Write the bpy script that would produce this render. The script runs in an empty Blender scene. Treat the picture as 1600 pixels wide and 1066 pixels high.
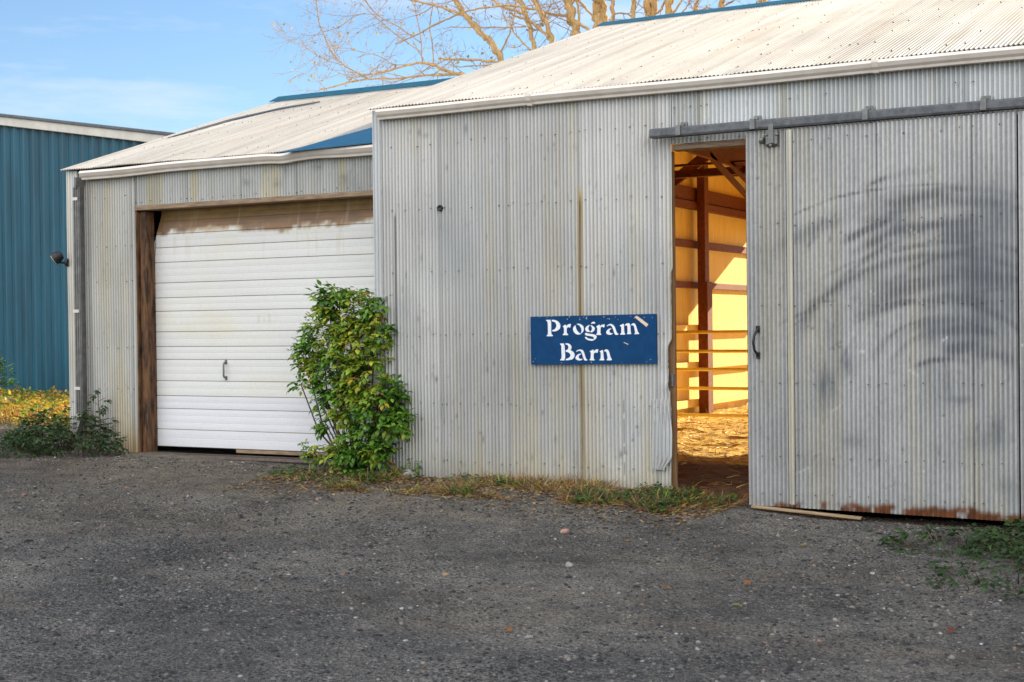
import bpy, bmesh, math, random
import numpy as np
from mathutils import Vector, Matrix
random.seed(7); RS=np.random.RandomState(11)
S=bpy.context.scene; COL=S.collection
PI=math.pi

# ------------------------------------------------------------------ camera (solved from the photograph)
R_=np.array([0.87963,0.47553,-0.01183]); U_=np.array([0.00517,0.01532,0.99987]); W_=np.array([-0.47564,0.87957,-0.01105])
R_/=np.linalg.norm(R_); W_-=R_*(W_@R_); W_/=np.linalg.norm(W_); U_=np.cross(R_,W_)
CAM=np.array([0,-10.5,1.5]); F_=2221.87
def at(px,py,v,ax=1):
    d=(px-800)*R_+(533-py)*U_+F_*W_
    return CAM+d*((v-CAM[ax])/d[ax])
cam=bpy.data.cameras.new('camera'); co=bpy.data.objects.new('camera',cam); COL.objects.link(co)
co.matrix_world=Matrix(((R_[0],U_[0],-W_[0],CAM[0]),(R_[1],U_[1],-W_[1],CAM[1]),(R_[2],U_[2],-W_[2],CAM[2]),(0,0,0,1)))
cam.sensor_width=36; cam.lens=50; cam.clip_end=2000; cam.clip_start=.05
cam.dof.use_dof=True; cam.dof.focus_distance=12.3; cam.dof.aperture_fstop=5.0
S.camera=co

# ------------------------------------------------------------------ numpy noise
def _h(i,j,s):
    n=(i.astype(np.int64)*374761393+j.astype(np.int64)*668265263+s*1442695041)&0xFFFFFFFF
    n=((n^(n>>13))*1274126177)&0xFFFFFFFF
    return ((n^(n>>16))&0xFFFFFF)/float(0xFFFFFF)
def vn(x,y,s=0):
    x=np.asarray(x,float); y=np.asarray(y,float)
    i=np.floor(x); j=np.floor(y); a=x-i; b=y-j; a=a*a*(3-2*a); b=b*b*(3-2*b)
    return (_h(i,j,s)*(1-a)+_h(i+1,j,s)*a)*(1-b)+(_h(i,j+1,s)*(1-a)+_h(i+1,j+1,s)*a)*b
def fbm(x,y,s=0,o=4):
    t=0;a=.5;n=0
    for k in range(o):
        t=t+a*vn(x*2**k,y*2**k,s+k*17); n+=a; a*=.5
    return t/n
def sstep(a,b,x):
    t=np.clip((np.asarray(x,float)-a)/(b-a),0,1); return t*t*(3-2*t)

# ------------------------------------------------------------------ materials
def nodes(name):
    m=bpy.data.materials.new(name); m.use_nodes=True
    nt=m.node_tree; p=nt.nodes['Principled BSDF']; return m,nt,p
def N(nt,t,**k):
    n=nt.nodes.new(t)
    for a,b in k.items():
        if a in n.inputs: n.inputs[a].default_value=b
        else: setattr(n,a,b)
    return n
def ramp(nt,fac,stops):
    r=N(nt,'ShaderNodeValToRGB'); e=r.color_ramp.elements
    while len(e)<len(stops): e.new(.5)
    for k,(q,c) in enumerate(stops):
        e[k].position=q; e[k].color=tuple(c)+(1,) if len(c)==3 else c
    nt.links.new(fac,r.inputs[0]); return r.outputs[0]
def mixc(nt,f,a,b,mode='MIX'):
    m=N(nt,'ShaderNodeMix',data_type='RGBA',blend_type=mode)
    for s,v in ((0,f),(6,a),(7,b)):
        if hasattr(v,'links') or hasattr(v,'is_linked'): nt.links.new(v,m.inputs[s])
        else: m.inputs[s].default_value=v if s==0 else (tuple(v)+(1,))
    return m.outputs[2]
def coords(nt,scale=(1,1,1)):
    t=N(nt,'ShaderNodeTexCoord'); mp=N(nt,'ShaderNodeMapping'); mp.inputs['Scale'].default_value=scale
    nt.links.new(t.outputs['Object'],mp.inputs[0]); return mp.outputs[0]
def noise(nt,vec,scale,detail=4,rough=.55):
    n=N(nt,'ShaderNodeTexNoise',Scale=scale,Detail=detail,Roughness=rough); nt.links.new(vec,n.inputs['Vector']); return n.outputs[0]
def bump(nt,p,h,strength=.3,dist=.01):
    b=N(nt,'ShaderNodeBump',Strength=strength,Distance=dist); nt.links.new(h,b.inputs['Height']); nt.links.new(b.outputs[0],p.inputs['Normal'])

def mat_attr(name,metal,rough,grain=.25,gscale=60,bs=.15,streak=True):
    m,nt,p=nodes(name)
    a=N(nt,'ShaderNodeVertexColor',layer_name='Col')
    v=coords(nt); n1=noise(nt,v,gscale,3)
    f=ramp(nt,n1,[(.25,(1-grain,)*3),(.75,(1+grain*.35,)*3)])
    c=mixc(nt,1.0,a.outputs[0],f,'MULTIPLY')
    if streak:
        n2=noise(nt,coords(nt,(45,45,1.6)),1.0,3)
        c=mixc(nt,1.0,c,ramp(nt,n2,[(.3,(.93,.935,.94)),(.7,(1.03,1.025,1.02))]),'MULTIPLY')
    nt.links.new(c,p.inputs['Base Color']); p.inputs['Metallic'].default_value=metal
    rr=ramp(nt,n1,[(.2,(rough-.1,)*3),(.8,(rough+.12,)*3)]); nt.links.new(rr,p.inputs['Roughness'])
    bump(nt,p,n1,bs,.002); return m
def mat_noise(name,c1,c2,scale=8,rough=.7,metal=0,stretch=(1,1,1),bs=.3,bd=.004,detail=5):
    m,nt,p=nodes(name); n=noise(nt,coords(nt,stretch),scale,detail)
    nt.links.new(ramp(nt,n,[(.3,c1),(.7,c2)]),p.inputs['Base Color'])
    p.inputs['Roughness'].default_value=rough; p.inputs['Metallic'].default_value=metal
    bump(nt,p,n,bs,bd); return m
M={}
def mat_two(name,c1,c2,sA,stA,sB,stB,lo,rough=.8,bs=.4,bd=.004):
    m,nt,p=nodes(name); a=noise(nt,coords(nt,stA),sA,5); b=noise(nt,coords(nt,stB),sB,5,.65)
    c=mixc(nt,1.0,ramp(nt,a,[(.3,c1),(.7,c2)]),ramp(nt,b,[(.36,(lo,)*3),(.56,(1,1,1))]),'MULTIPLY')
    nt.links.new(c,p.inputs['Base Color']); p.inputs['Roughness'].default_value=rough; bump(nt,p,a,bs,bd); return m
M['galv']=mat_attr('galvanized corrugated steel',.35,.42,.12,80,.1)
M['roofm']=mat_attr('weathered white corrugated roofing',.0,.75,.14,40,.1)
M['roofm'].node_tree.nodes['Principled BSDF'].inputs['Specular IOR Level'].default_value=.12
M['doorp']=mat_attr('painted door planks',0,.45,.06,50,.08,False)
M['darkscrew']=mat_noise('dark screw heads',(.06,.055,.05),(.13,.115,.1),60,.5,.3)
M['gutter']=mat_noise('cream painted gutter',(.68,.6,.52),(.78,.71,.64),9,.4)
M['steel']=mat_noise('grey steel track',(.075,.08,.09),(.14,.145,.15),25,.5,.5)
M['zinc']=mat_noise('dull zinc pipe',(.13,.13,.125),(.23,.22,.21),14,.42,.6)
M['black']=mat_noise('black metal',(.008,.008,.01),(.02,.02,.022),30,.45,.2)
M['teal']=mat_noise('teal painted trim',(.005,.085,.125),(.01,.12,.165),7,.4,.0)
M['tealroof']=mat_noise('teal roof overlay',(.005,.085,.17),(.01,.11,.2),9,.5,0,(1,1,1),.1)
M['bluewall']=mat_two('blue green painted wall panel',(.0015,.06,.1),(.004,.095,.148),1.3,(1,1,.25),2.2,(4,4,.35),.72,.45,.05)
M['fascia']=mat_noise('pale trim',(.5,.47,.42),(.62,.58,.52),6,.5)
M['wood']=mat_two('dark weathered timber',(.07,.03,.012),(.2,.095,.038),3,(14,14,.9),4,(5,5,1.1),.12,.85,.6)
M['woodgrey']=mat_noise('grey brown lumber',(.16,.1,.06),(.34,.24,.15),4,.8,0,(2,14,14),.4,.003)
M['jamb']=mat_noise('brown jamb timber',(.13,.065,.025),(.24,.13,.055),4,.75,0,(14,14,.8),.4,.003)
M['plank']=mat_noise('pale board',(.22,.15,.085),(.38,.27,.16),5,.8,0,(1,14,14),.3,.003)
M['redwood']=mat_noise('red brown framing timber',(.10,.02,.005),(.23,.052,.012),4,.7,0,(6,6,6),.3,.004)
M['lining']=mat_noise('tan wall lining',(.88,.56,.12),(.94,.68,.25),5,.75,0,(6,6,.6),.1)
M['gatep']=mat_noise('yellowed gate pipe',(.88,.68,.16),(.92,.78,.28),12,.45,.2)
M['signblue']=mat_noise('blue painted board',(.001,.036,.115),(.003,.05,.145),18,.5,0,(1,1,1),.1)
M['signblue'].node_tree.nodes['Principled BSDF'].inputs['Specular IOR Level'].default_value=.15
M['signwhite']=mat_noise('white sign paint',(.66,.68,.74),(.82,.82,.85),40,.55)
M['tape']=mat_noise('beige tape',(.6,.46,.33),(.72,.58,.45),30,.6)
M['bark']=mat_noise('tan cottonwood bark',(.28,.17,.07),(.6,.41,.18),5,.9,0,(6,6,1.5),.6,.02)
M['twig']=mat_noise('pale twig bark',(.26,.18,.1),(.42,.3,.17),6,.85)
M['stem']=mat_noise('brown green stems',(.09,.055,.03),(.17,.11,.05),20,.8)
M['stone']=mat_noise('pale stone',(.2,.185,.165),(.38,.35,.32),14,.85,0,(1,1,1),.5,.006)
M['pinkstone']=mat_noise('pinkish stone',(.34,.19,.14),(.48,.29,.22),14,.85,0,(1,1,1),.5,.006)
M['lens']=mat_noise('clear lamp lens',(.45,.4,.25),(.6,.55,.35),10,.15)
M['rustgrate']=mat_noise('worn steel grate',(.1,.07,.055),(.2,.16,.14),30,.6,.4)
M['dark']=mat_noise('dark void lining',(.012,.009,.007),(.02,.016,.012),5,.9)
def mat_leaf(name,trans=.35):
    m,nt,p=nodes(name); a=N(nt,'ShaderNodeVertexColor',layer_name='Col')
    nt.links.new(a.outputs[0],p.inputs['Base Color']); p.inputs['Roughness'].default_value=.5
    t=N(nt,'ShaderNodeBsdfTranslucent'); nt.links.new(a.outputs[0],t.inputs[0])
    mx=N(nt,'ShaderNodeMixShader'); mx.inputs[0].default_value=trans
    nt.links.new(p.outputs[0],mx.inputs[1]); nt.links.new(t.outputs[0],mx.inputs[2])
    nt.links.new(mx.outputs[0],nt.nodes['Material Output'].inputs[0]); return m
M['leaf']=mat_leaf('green leaves'); M['dry']=mat_leaf('dry grass and straw',.25)
M['peb']=mat_attr('mixed gravel stones',0,.85,.2,120,.3,False)

def mat_ground():
    m,nt,p=nodes('dirty crushed asphalt'); v=coords(nt)
    n1=noise(nt,v,.75,6,.62); n2=noise(nt,v,6,5,.65)
    vo=N(nt,'ShaderNodeTexVoronoi',voronoi_dimensions='2D',Scale=34.0); nt.links.new(v,vo.inputs['Vector'])
    vo2=N(nt,'ShaderNodeTexVoronoi',voronoi_dimensions='2D',Scale=82.0); nt.links.new(v,vo2.inputs['Vector'])
    sp=N(nt,'ShaderNodeSeparateColor'); nt.links.new(vo.outputs['Color'],sp.inputs[0])
    sp2=N(nt,'ShaderNodeSeparateColor'); nt.links.new(vo2.outputs['Color'],sp2.inputs[0])
    dust=ramp(nt,noise(nt,v,210,3,.7),[(.25,(.09,.086,.08)),(.75,(.215,.205,.188))])
    base=mixc(nt,1.0,dust,ramp(nt,n1,[(.28,(.45,.445,.44)),(.47,(.95,.94,.92)),(.68,(1.65,1.6,1.5))]),'MULTIPLY')
    base=mixc(nt,1.0,base,ramp(nt,n2,[(.3,(.75,.75,.75)),(.7,(1.15,1.14,1.12))]),'MULTIPLY')
    def stones(vv,sep,lim,r,cols):       # rounded single stones set in the dust
        lt=N(nt,'ShaderNodeMath',operation='LESS_THAN'); nt.links.new(sep.outputs[1],lt.inputs[0]); lt.inputs[1].default_value=lim
        mr=N(nt,'ShaderNodeMapRange'); mr.inputs[1].default_value=r; mr.inputs[2].default_value=r*.7; nt.links.new(vv.outputs['Distance'],mr.inputs[0])
        ml=N(nt,'ShaderNodeMath',operation='MULTIPLY'); nt.links.new(lt.outputs[0],ml.inputs[0]); nt.links.new(mr.outputs[0],ml.inputs[1])
        return ml.outputs[0],ramp(nt,sep.outputs[0],cols)
    patch=ramp(nt,noise(nt,v,1.1,4,.6),[(.38,(.12,)*3),(.62,(1,)*3)])
    f,c=stones(vo,sp,.42,.40,[(0,(.010,.010,.012)),(.6,(.026,.026,.03)),(.86,(.05,.05,.052)),(.93,(.22,.21,.195)),(1,(.34,.33,.31))])
    fm=N(nt,'ShaderNodeMath',operation='MULTIPLY'); nt.links.new(f,fm.inputs[0]); nt.links.new(patch,fm.inputs[1]); base=mixc(nt,fm.outputs[0],base,c)
    f,c=stones(vo2,sp2,.5,.46,[(0,(.014,.014,.016)),(.55,(.035,.034,.035)),(.85,(.07,.067,.063)),(.92,(.26,.25,.23)),(1,(.38,.36,.34))])
    fm=N(nt,'ShaderNodeMath',operation='MULTIPLY'); nt.links.new(f,fm.inputs[0]); fm.inputs[1].default_value=.85; base=mixc(nt,fm.outputs[0],base,c)
    g=base
    a=N(nt,'ShaderNodeVertexColor',layer_name='Col'); sa=N(nt,'ShaderNodeSeparateColor'); nt.links.new(a.outputs[0],sa.inputs[0])
    dirt=mixc(nt,.55,ramp(nt,n2,[(.3,(.1,.074,.048)),(.7,(.24,.185,.125))]),g,'MIX')
    ad=N(nt,'ShaderNodeMath',operation='MULTIPLY_ADD'); nt.links.new(n2,ad.inputs[0]); ad.inputs[1].default_value=1.2
    sb=N(nt,'ShaderNodeMath',operation='SUBTRACT'); nt.links.new(sa.outputs[0],sb.inputs[0]); sb.inputs[1].default_value=.6
    nt.links.new(sb.outputs[0],ad.inputs[2])
    cl=N(nt,'ShaderNodeClamp'); nt.links.new(ad.outputs[0],cl.inputs[0])
    mm=N(nt,'ShaderNodeMath',operation='MULTIPLY'); nt.links.new(cl.outputs[0],mm.inputs[0]); nt.links.new(sa.outputs[0],mm.inputs[1])
    base=mixc(nt,mm.outputs[0],base,dirt); base=mixc(nt,sa.outputs[1],base,ramp(nt,n2,[(.3,(.4,.29,.12)),(.7,(.6,.46,.22))]))
    nt.links.new(base,p.inputs['Base Color']); p.inputs['Roughness'].default_value=.95; p.inputs['Specular IOR Level'].default_value=.2
    h=N(nt,'ShaderNodeMath',operation='ADD'); nt.links.new(vo.outputs['Distance'],h.inputs[0]); nt.links.new(n2,h.inputs[1])
    h2=N(nt,'ShaderNodeMath',operation='MULTIPLY_ADD'); nt.links.new(vo2.outputs['Distance'],h2.inputs[0]); h2.inputs[1].default_value=.4; nt.links.new(h.outputs[0],h2.inputs[2])
    bump(nt,p,h2.outputs[0],1.0,.03); return m
M['ground']=mat_ground()
def mat_floor():
    m,nt,p=nodes('dirt and straw with painted shade'); v=coords(nt,(1,1.6,1)); n=noise(nt,v,9,6,.7)
    a=N(nt,'ShaderNodeVertexColor',layer_name='Col'); sa=N(nt,'ShaderNodeSeparateColor'); nt.links.new(a.outputs[0],sa.inputs[0])
    nt.links.new(mixc(nt,sa.outputs[0],ramp(nt,n,[(.3,(.03,.012,.005)),(.5,(.09,.04,.014)),(.7,(.24,.13,.045))]),ramp(nt,n,[(.3,(.12,.055,.018)),(.46,(.5,.32,.08)),(.6,(.9,.68,.2))])),p.inputs['Base Color'])  # dark dirt mix at the front carries the doorway shade in its colour
    p.inputs['Roughness'].default_value=.95; bump(nt,p,n,1,.04); return m
M['floor']=mat_floor()

# ------------------------------------------------------------------ mesh helpers
def link(name,me,mats,parent=None,smooth=False):
    o=bpy.data.objects.new(name,me); COL.objects.link(o)
    for m in (mats if isinstance(mats,(list,tuple)) else [mats]): me.materials.append(m)
    if smooth:
        me.polygons.foreach_set('use_smooth',np.ones(len(me.polygons),bool))
    if parent: o.parent=parent
    return o
def np_mesh(name,V,Fq,mats,parent=None,smooth=False,cols=None,midx=None):
    me=bpy.data.meshes.new(name); V=np.asarray(V,np.float32); Fq=np.asarray(Fq,np.int32); k=Fq.shape[1]
    me.vertices.add(len(V)); me.vertices.foreach_set('co',V.ravel())
    me.loops.add(Fq.size); me.loops.foreach_set('vertex_index',Fq.ravel())
    me.polygons.add(len(Fq)); me.polygons.foreach_set('loop_start',np.arange(0,Fq.size,k,dtype=np.int32))
    if midx is not None: me.polygons.foreach_set('material_index',np.asarray(midx,np.int32))
    if cols is not None:
        ca=me.color_attributes.new('Col','FLOAT_COLOR','POINT')
        c=np.ones((len(V),4),np.float32); c[:,:3]=cols; ca.data.foreach_set('color',c.ravel())
    me.update(calc_edges=True); me.validate()
    return link(name,me,mats,parent,smooth)
def grid_faces(nr,nc):
    i=np.arange(nr-1)[:,None]*nc+np.arange(nc-1)[None,:]; i=i.ravel()
    return np.stack([i,i+1,i+nc+1,i+nc],1)
class MB:
    def __init__(s): s.v=[];s.f=[];s.m=[]
    def add(s,vs,fs,m=0):
        b=len(s.v); s.v+= [tuple(q) for q in vs]
        for f in fs: s.f.append([b+i for i in f]); s.m.append(m)
    def box(s,x0,x1,y0,y1,z0,z1,m=0):
        s.add([(x0,y0,z0),(x1,y0,z0),(x1,y1,z0),(x0,y1,z0),(x0,y0,z1),(x1,y0,z1),(x1,y1,z1),(x0,y1,z1)],
              [(0,3,2,1),(4,5,6,7),(0,1,5,4),(1,2,6,5),(2,3,7,6),(3,0,4,7)],m)
    def beam(s,a,b,w,h,m=0,up=(0,0,1)):
        a=np.array(a,float);b=np.array(b,float);d=b-a;d/=np.linalg.norm(d); u=np.array(up,float); r=np.cross(d,u); r/=np.linalg.norm(r); u=np.cross(r,d)
        vs=[p+sx*r*w/2+sz*u*h/2 for p in (a,b) for sx,sz in ((-1,-1),(1,-1),(1,1),(-1,1))]
        s.add(vs,[(0,1,2,3),(7,6,5,4),(0,4,5,1),(1,5,6,2),(2,6,7,3),(3,7,4,0)],m)
    def prism(s,prof,x0,x1,m=0,zf=None,n=1):     # profile (y,z) swept along X
        k=len(prof); vs=[]
        for i in range(n+1):
            x=x0+(x1-x0)*i/n; dy,dz=zf(x) if zf else (0,0)
            vs+=[(x,y+dy,z+dz) for y,z in prof]
        fs=[[i*k+j,i*k+(j+1)%k,(i+1)*k+(j+1)%k,(i+1)*k+j] for i in range(n) for j in range(k)]
        fs+=[list(range(k))[::-1],[n*k+j for j in range(k)]]; s.add(vs,fs,m)
    def tube(s,pts,rad,n=8,m=0,cap=True):
        P=[np.array(p,float) for p in pts]; k=len(P)
        if not hasattr(rad,'__len__'): rad=[rad]*k
        vs=[]; r=None
        for i in range(k):
            d=P[min(i+1,k-1)]-P[max(i-1,0)]; d/=np.linalg.norm(d)+1e-9
            if r is None:
                r=np.cross(d,(0,0,1) if abs(d[2])<.9 else (1,0,0))
            r=r-d*(r@d); r/=np.linalg.norm(r)+1e-9; q=np.cross(d,r)
            vs+=[P[i]+rad[i]*(math.cos(2*PI*j/n)*r+math.sin(2*PI*j/n)*q) for j in range(n)]
        fs=[[i*n+j,i*n+(j+1)%n,(i+1)*n+(j+1)%n,(i+1)*n+j] for i in range(k-1) for j in range(n)]
        if cap: fs+=[list(range(n))[::-1],[(k-1)*n+j for j in range(n)]]
        s.add(vs,fs,m)
    def lathe(s,c,axis,prof,n=16,m=0):          # prof: (dist along axis, radius)
        c=np.array(c,float);d=np.array(axis,float);d/=np.linalg.norm(d)
        s.tube([c+d*t for t,_ in prof],[max(r,1e-4) for _,r in prof],n,m)
    def build(s,name,mats,parent=None,smooth=False,bevel=0,cols=None):
        me=bpy.data.meshes.new(name); me.from_pydata(s.v,[],s.f); me.update()
        me.polygons.foreach_set('material_index',np.array(s.m,np.int32))
        o=link(name,me,mats,parent,smooth)
        if bevel:
            b=o.modifiers.new('bevel','BEVEL'); b.width=bevel; b.segments=2; b.limit_method='ANGLE'
        return o
def tag(o,label=None,cat=None,group=None,kind=None):
    for k,v in (('label',label),('category',cat),('group',group),('kind',kind)):
        if v: o[k]=v
    return o
def thing(name,label,cat,loc=(0,0,0),group=None):
    o=bpy.data.objects.new(name,None); COL.objects.link(o); o.empty_display_size=.2
    o.location=loc; bpy.context.view_layer.update(); tag(o,label,cat,group); return o
def adopt(o,parent):       # keep world position under a placed empty
    o.parent=parent; o.matrix_parent_inverse=Matrix.Translation(parent.location).inverted(); return o
class Kit:                 # builds parts in world coordinates under a thing
    def __init__(s,root): s.r=root
    def part(s,mb,name,mats,**k):
        return adopt(mb.build(name,mats,None,**k),s.r)

# ------------------------------------------------------------------ corrugated sheets
PITCH=.0335
SHEET=PITCH*20
def corr(x0,x1,zb,zt,rows,amp=.0075,ppr=6,lap0=0.,dent=.004,seed=0,phase=0):
    nc=int(round((x1-x0)/PITCH*ppr))+1; xs=np.linspace(x0,x1,nc); t=np.linspace(0,1,rows)
    X=np.repeat(xs[None,:],rows,0)
    ZB=zb(xs) if callable(zb) else np.full(nc,zb); ZT=zt(xs) if callable(zt) else np.full(nc,zt)
    Z=ZB[None,:]+(ZT-ZB)[None,:]*t[:,None]
    Y=-amp*np.cos(2*PI*(X-x0)/PITCH+phase)
    k=np.floor((X-lap0)/SHEET); fr=(X-lap0)/SHEET-k
    Y=Y-.006*(1-fr)**1.0*sstep(0,.02,fr)                      # each sheet laps over the next
    Y=Y+.003*(_h(k,k*0,seed+5)-.5)
    Y=Y+dent*2*(fbm(X*1.7,Z*1.3,seed+3,3)-.5)+dent*(fbm(X*6,Z*2.5,seed+4,2)-.5)*sstep(1.6,.3,Z)*1.6
    return X,Y,Z,k,fr
def wall_color(X,Z,k,fr,seed,base=(.55,.54,.52),warm=0.):
    c=np.ones(X.shape+(3,))*np.array(base)
    c*= (0.88+.2*_h(k,k*0,seed))[...,None]
    st=fbm(X*22,Z*.7,seed+1,3); c*=(.88+.24*st)[...,None]; c*=(1-.38*sstep(-.1,.9,-np.cos(2*PI*(X-X[0,0])/PITCH)))[...,None]  # valleys darkened in the colour to deepen the rib shading
    bl=fbm(X*2.2,Z*1.7,seed+2,4); c*=(.82+.36*bl)[...,None]
    sc=fbm(X*34,Z*16,seed+6,2); c*=np.where(sc>.80,.86,1.)[...,None]
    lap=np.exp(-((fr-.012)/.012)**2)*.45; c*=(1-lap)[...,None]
    # alternating ochre weather bloom
    ye=sstep(.52,.75,fbm(X*9,Z*.5,seed+8,3)); c*=1-ye[...,None]*np.array([.0,.04,.14])*(1+warm)
    return c
def screws(mb,X0,X1,zs,yf,lap0,sp=PITCH*4,r=.0042,skip=.14,m=0):
    for z in zs:
        x=X0
        n0=math.ceil((X0-lap0)/SHEET)
        xs=[]
        for n in range(n0-1,int((X1-lap0)/SHEET)+1):
            b=lap0+n*SHEET
            xs+=[b+.012]+[b+PITCH*q for q in (2,6,10,14,18)]
        for x in xs:
            if X0<x<X1 and random.random()>skip:
                xx=x+random.uniform(-.008,.008); zz=(z(xx) if callable(z) else z)+random.uniform(-.012,.012)
                mb.tube([(xx,yf+.004,zz),(xx,yf-.006,zz),(xx,yf-.009,zz)],[r*1.15,r,r*.5],6,m)
def merge_sheet(name,X,Y,Z,C,mb,mats,parent):
    """one cladding mesh: the corrugated grid + its screw heads (second slot)"""
    nr,nc=X.shape; V=np.stack([X,Y,Z],-1).reshape(-1,3); F=grid_faces(nr,nc)
    me=bpy.data.meshes.new(name)
    sv=np.array(mb.v,np.float32).reshape(-1,3) if mb and mb.v else np.zeros((0,3),np.float32)
    allv=np.concatenate([V.astype(np.float32),sv]); loops=[F.ravel()]; starts=[np.arange(len(F))*4]; off=F.size
    mi=[np.zeros(len(F),np.int32)]
    if mb and mb.f:
        st=[];lp=[]
        for f in mb.f: st.append(off+len(lp)); lp+= [i+len(V) for i in f]
        loops.append(np.array(lp)); starts.append(np.array(st)); mi.append(np.ones(len(mb.f),np.int32))
    lo=np.concatenate(loops).astype(np.int32); st=np.concatenate(starts).astype(np.int32)
    me.vertices.add(len(allv)); me.vertices.foreach_set('co',allv.ravel())
    me.loops.add(len(lo)); me.loops.foreach_set('vertex_index',lo)
    me.polygons.add(len(st)); me.polygons.foreach_set('loop_start',st); me.polygons.foreach_set('material_index',np.concatenate(mi))
    ca=me.color_attributes.new('Col','FLOAT_COLOR','POINT'); c=np.ones((len(allv),4),np.float32); c[:len(V),:3]=C.reshape(-1,3); c[len(V):,:3]=.05
    ca.data.foreach_set('color',c.ravel()); me.update(calc_edges=True); me.validate()
    return link(name,me,mats,parent,True)

# ================================================================== BARN
barn=thing('barn','large grey corrugated steel barn with pale roof and a half open sliding door','barn')
XL,XR=-7.04,5.2; YB=10.2; RZ=5.07; RY=5.0; EZ=3.41; PIT=(RZ-EZ)/(RY+.06)
LAP=-5.04-SHEET*3
# ---- front cladding, left of the opening
X,Y,Z,k,fr=corr(XL,-4.222,lambda x:.12+.03*vn(x*3,x*0,4)+.012*np.sin(x*9),3.40,150,lap0=LAP,seed=2)
jag=np.abs(((fbm(Z*9,Z*0+3,8,2)*5)%1)-.5); Xr=-4.224-.008*sstep(1.92,1.9,Z)-.03*sstep(1.36,1.34,Z)*sstep(.96,.98,Z)-.012*sstep(.98,.96,Z)*sstep(.2,.22,Z)-.016*jag*sstep(1.95,1.9,Z)
edge=np.clip((X-(Xr-.12))/.12,0,1); Y=Y+ -.02*edge**2*sstep(1.6,1.2,Z)*fbm(Z*5,Z*0,21,2)
X=np.minimum(X,Xr)
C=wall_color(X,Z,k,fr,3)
C*=(1-.10*sstep(.6,.1,Z)[...,None]*np.array([-.3,.1,1.4]))
lx=-5.035+.004*np.sin(Z*3); d=np.abs(X-lx)
lng=sstep(2.68,2.55,Z)*(1-.5*sstep(1.4,.3,Z))*(.8+.2*vn(Z*6,Z*0,9))
halo=np.exp(-(d/.026)**2)*lng*.75; core=np.clip(np.exp(-(d/.0125)**2)*lng*sstep(2.62,2.45,Z)*1.15,0,.96)
C=C*(1-halo[...,None])+halo[...,None]*np.array([.5,.36,.12]); C=C*(1-core[...,None])+core[...,None]*np.array([.1,.055,.01])
for sx,sz0,sz1,w,s in ((-5.5,1.17,.25,.02,.3),(-5.3,1.17,.3,.03,.22),(-5.15,1.17,.4,.015,.3),(-6.6,3.3,2.9,.1,.2),(-4.7,1.17,.4,.03,.2)):
    q=np.exp(-((X-sx)/w)**2)*sstep(sz1,sz0-.2,Z)*(Z<sz0)*s; C=C*(1-q[...,None])+q[...,None]*np.array([.5,.42,.2])
for i in range(60):    # nicks, scratches and bruises
    cx,cz=RS.uniform(XL,-4.3),RS.choice([RS.uniform(.3,1.2),RS.uniform(.3,3.2)]); w,h=RS.uniform(.004,.014),RS.uniform(.006,.03)
    q=np.exp(-((X-cx)/w)**2-((Z-cz)/h)**2)*RS.uniform(.3,.75); C=C*(1-q[...,None])+q[...,None]*.07
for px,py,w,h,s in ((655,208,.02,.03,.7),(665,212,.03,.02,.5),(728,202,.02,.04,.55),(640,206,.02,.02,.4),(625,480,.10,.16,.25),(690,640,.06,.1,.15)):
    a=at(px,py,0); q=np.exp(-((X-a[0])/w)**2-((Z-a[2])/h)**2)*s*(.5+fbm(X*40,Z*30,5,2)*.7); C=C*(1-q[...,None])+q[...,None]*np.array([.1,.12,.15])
for i in range(26):
    n_=RS.randint(-2,9); cx=LAP+n_*SHEET+RS.choice([.012,PITCH*2,PITCH*6,PITCH*10,PITCH*14,PITCH*18]); cz=RS.choice([3.07,2.515,1.975,1.42,.835]); ln=RS.uniform(.08,.4)
    q=np.exp(-((X-cx)/.006)**2)*sstep(cz-ln,cz,Z)*(Z<cz)*RS.uniform(.2,.55); C=C*(1-q[...,None])+q[...,None]*np.array([.3,.19,.08])
q=sstep(.34,.12,Z-.08*fbm(X*7,X*0,6,3))*.4*(.4+.8*fbm(X*18,Z*18,7,3)); q=np.clip(q,0,.7); C=C*(1-q[...,None])+q[...,None]*np.array([.3,.26,.19])
q=sstep(.5,.78,fbm(X*1.3,Z*.8,77,4))*.30; C=C*(1-q[...,None])+q[...,None]*np.array([.3,.33,.36])
cr=np.zeros_like(X)    # deep dark crease down the sheet near the corner
q=np.exp(-((X-(-6.83))/.006)**2)*sstep(2.5,2.45,Z)*sstep(.3,.9,Z)*.8; C*=(1-q[...,None])
q=np.exp(-((X-(-4.66))/.004)**2)*sstep(.95,.9,Z)*sstep(.25,.3,Z)*(vn(Z*30,Z*0,3)>.35)*.8; C*=(1-q[...,None])
q=np.exp(-((X-(-4.66))/.01)**2)*sstep(.95,.9,Z)*sstep(.25,.3,Z); Y=Y+.004*q
mb=MB(); screws(mb,XL+.1,-4.3,[lambda x:3.07+.004*(x+7),2.515,1.975,1.42,.835,lambda x:.34+.0*x],-.009,LAP)
merge_sheet('front_wall',X,Y,Z,C,mb,[M['galv'],M['darkscrew']],barn)
# ---- curled loose patch beside the opening
X,Y,Z,k,fr=corr(-4.405,-4.262,.34,.90,30,lap0=LAP,seed=9,dent=.001)
t=(X+4.405)/.143; Y=Y-.016-.02*t**2*sstep(.25,.8,(Z-.34)/.56*0+.6)-.012*np.cos((Z-.34)/.56*PI)
X=X+.03*t*sstep(.9,.6,Z)*sstep(.34,.45,Z)-.03*t*sstep(.45,.34,Z)
C=wall_color(X,Z,k*0,fr*0+.5,12,(.5,.5,.49)); merge_sheet('loose_patch',X,Y,Z,C,None,[M['galv']],barn)
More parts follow.
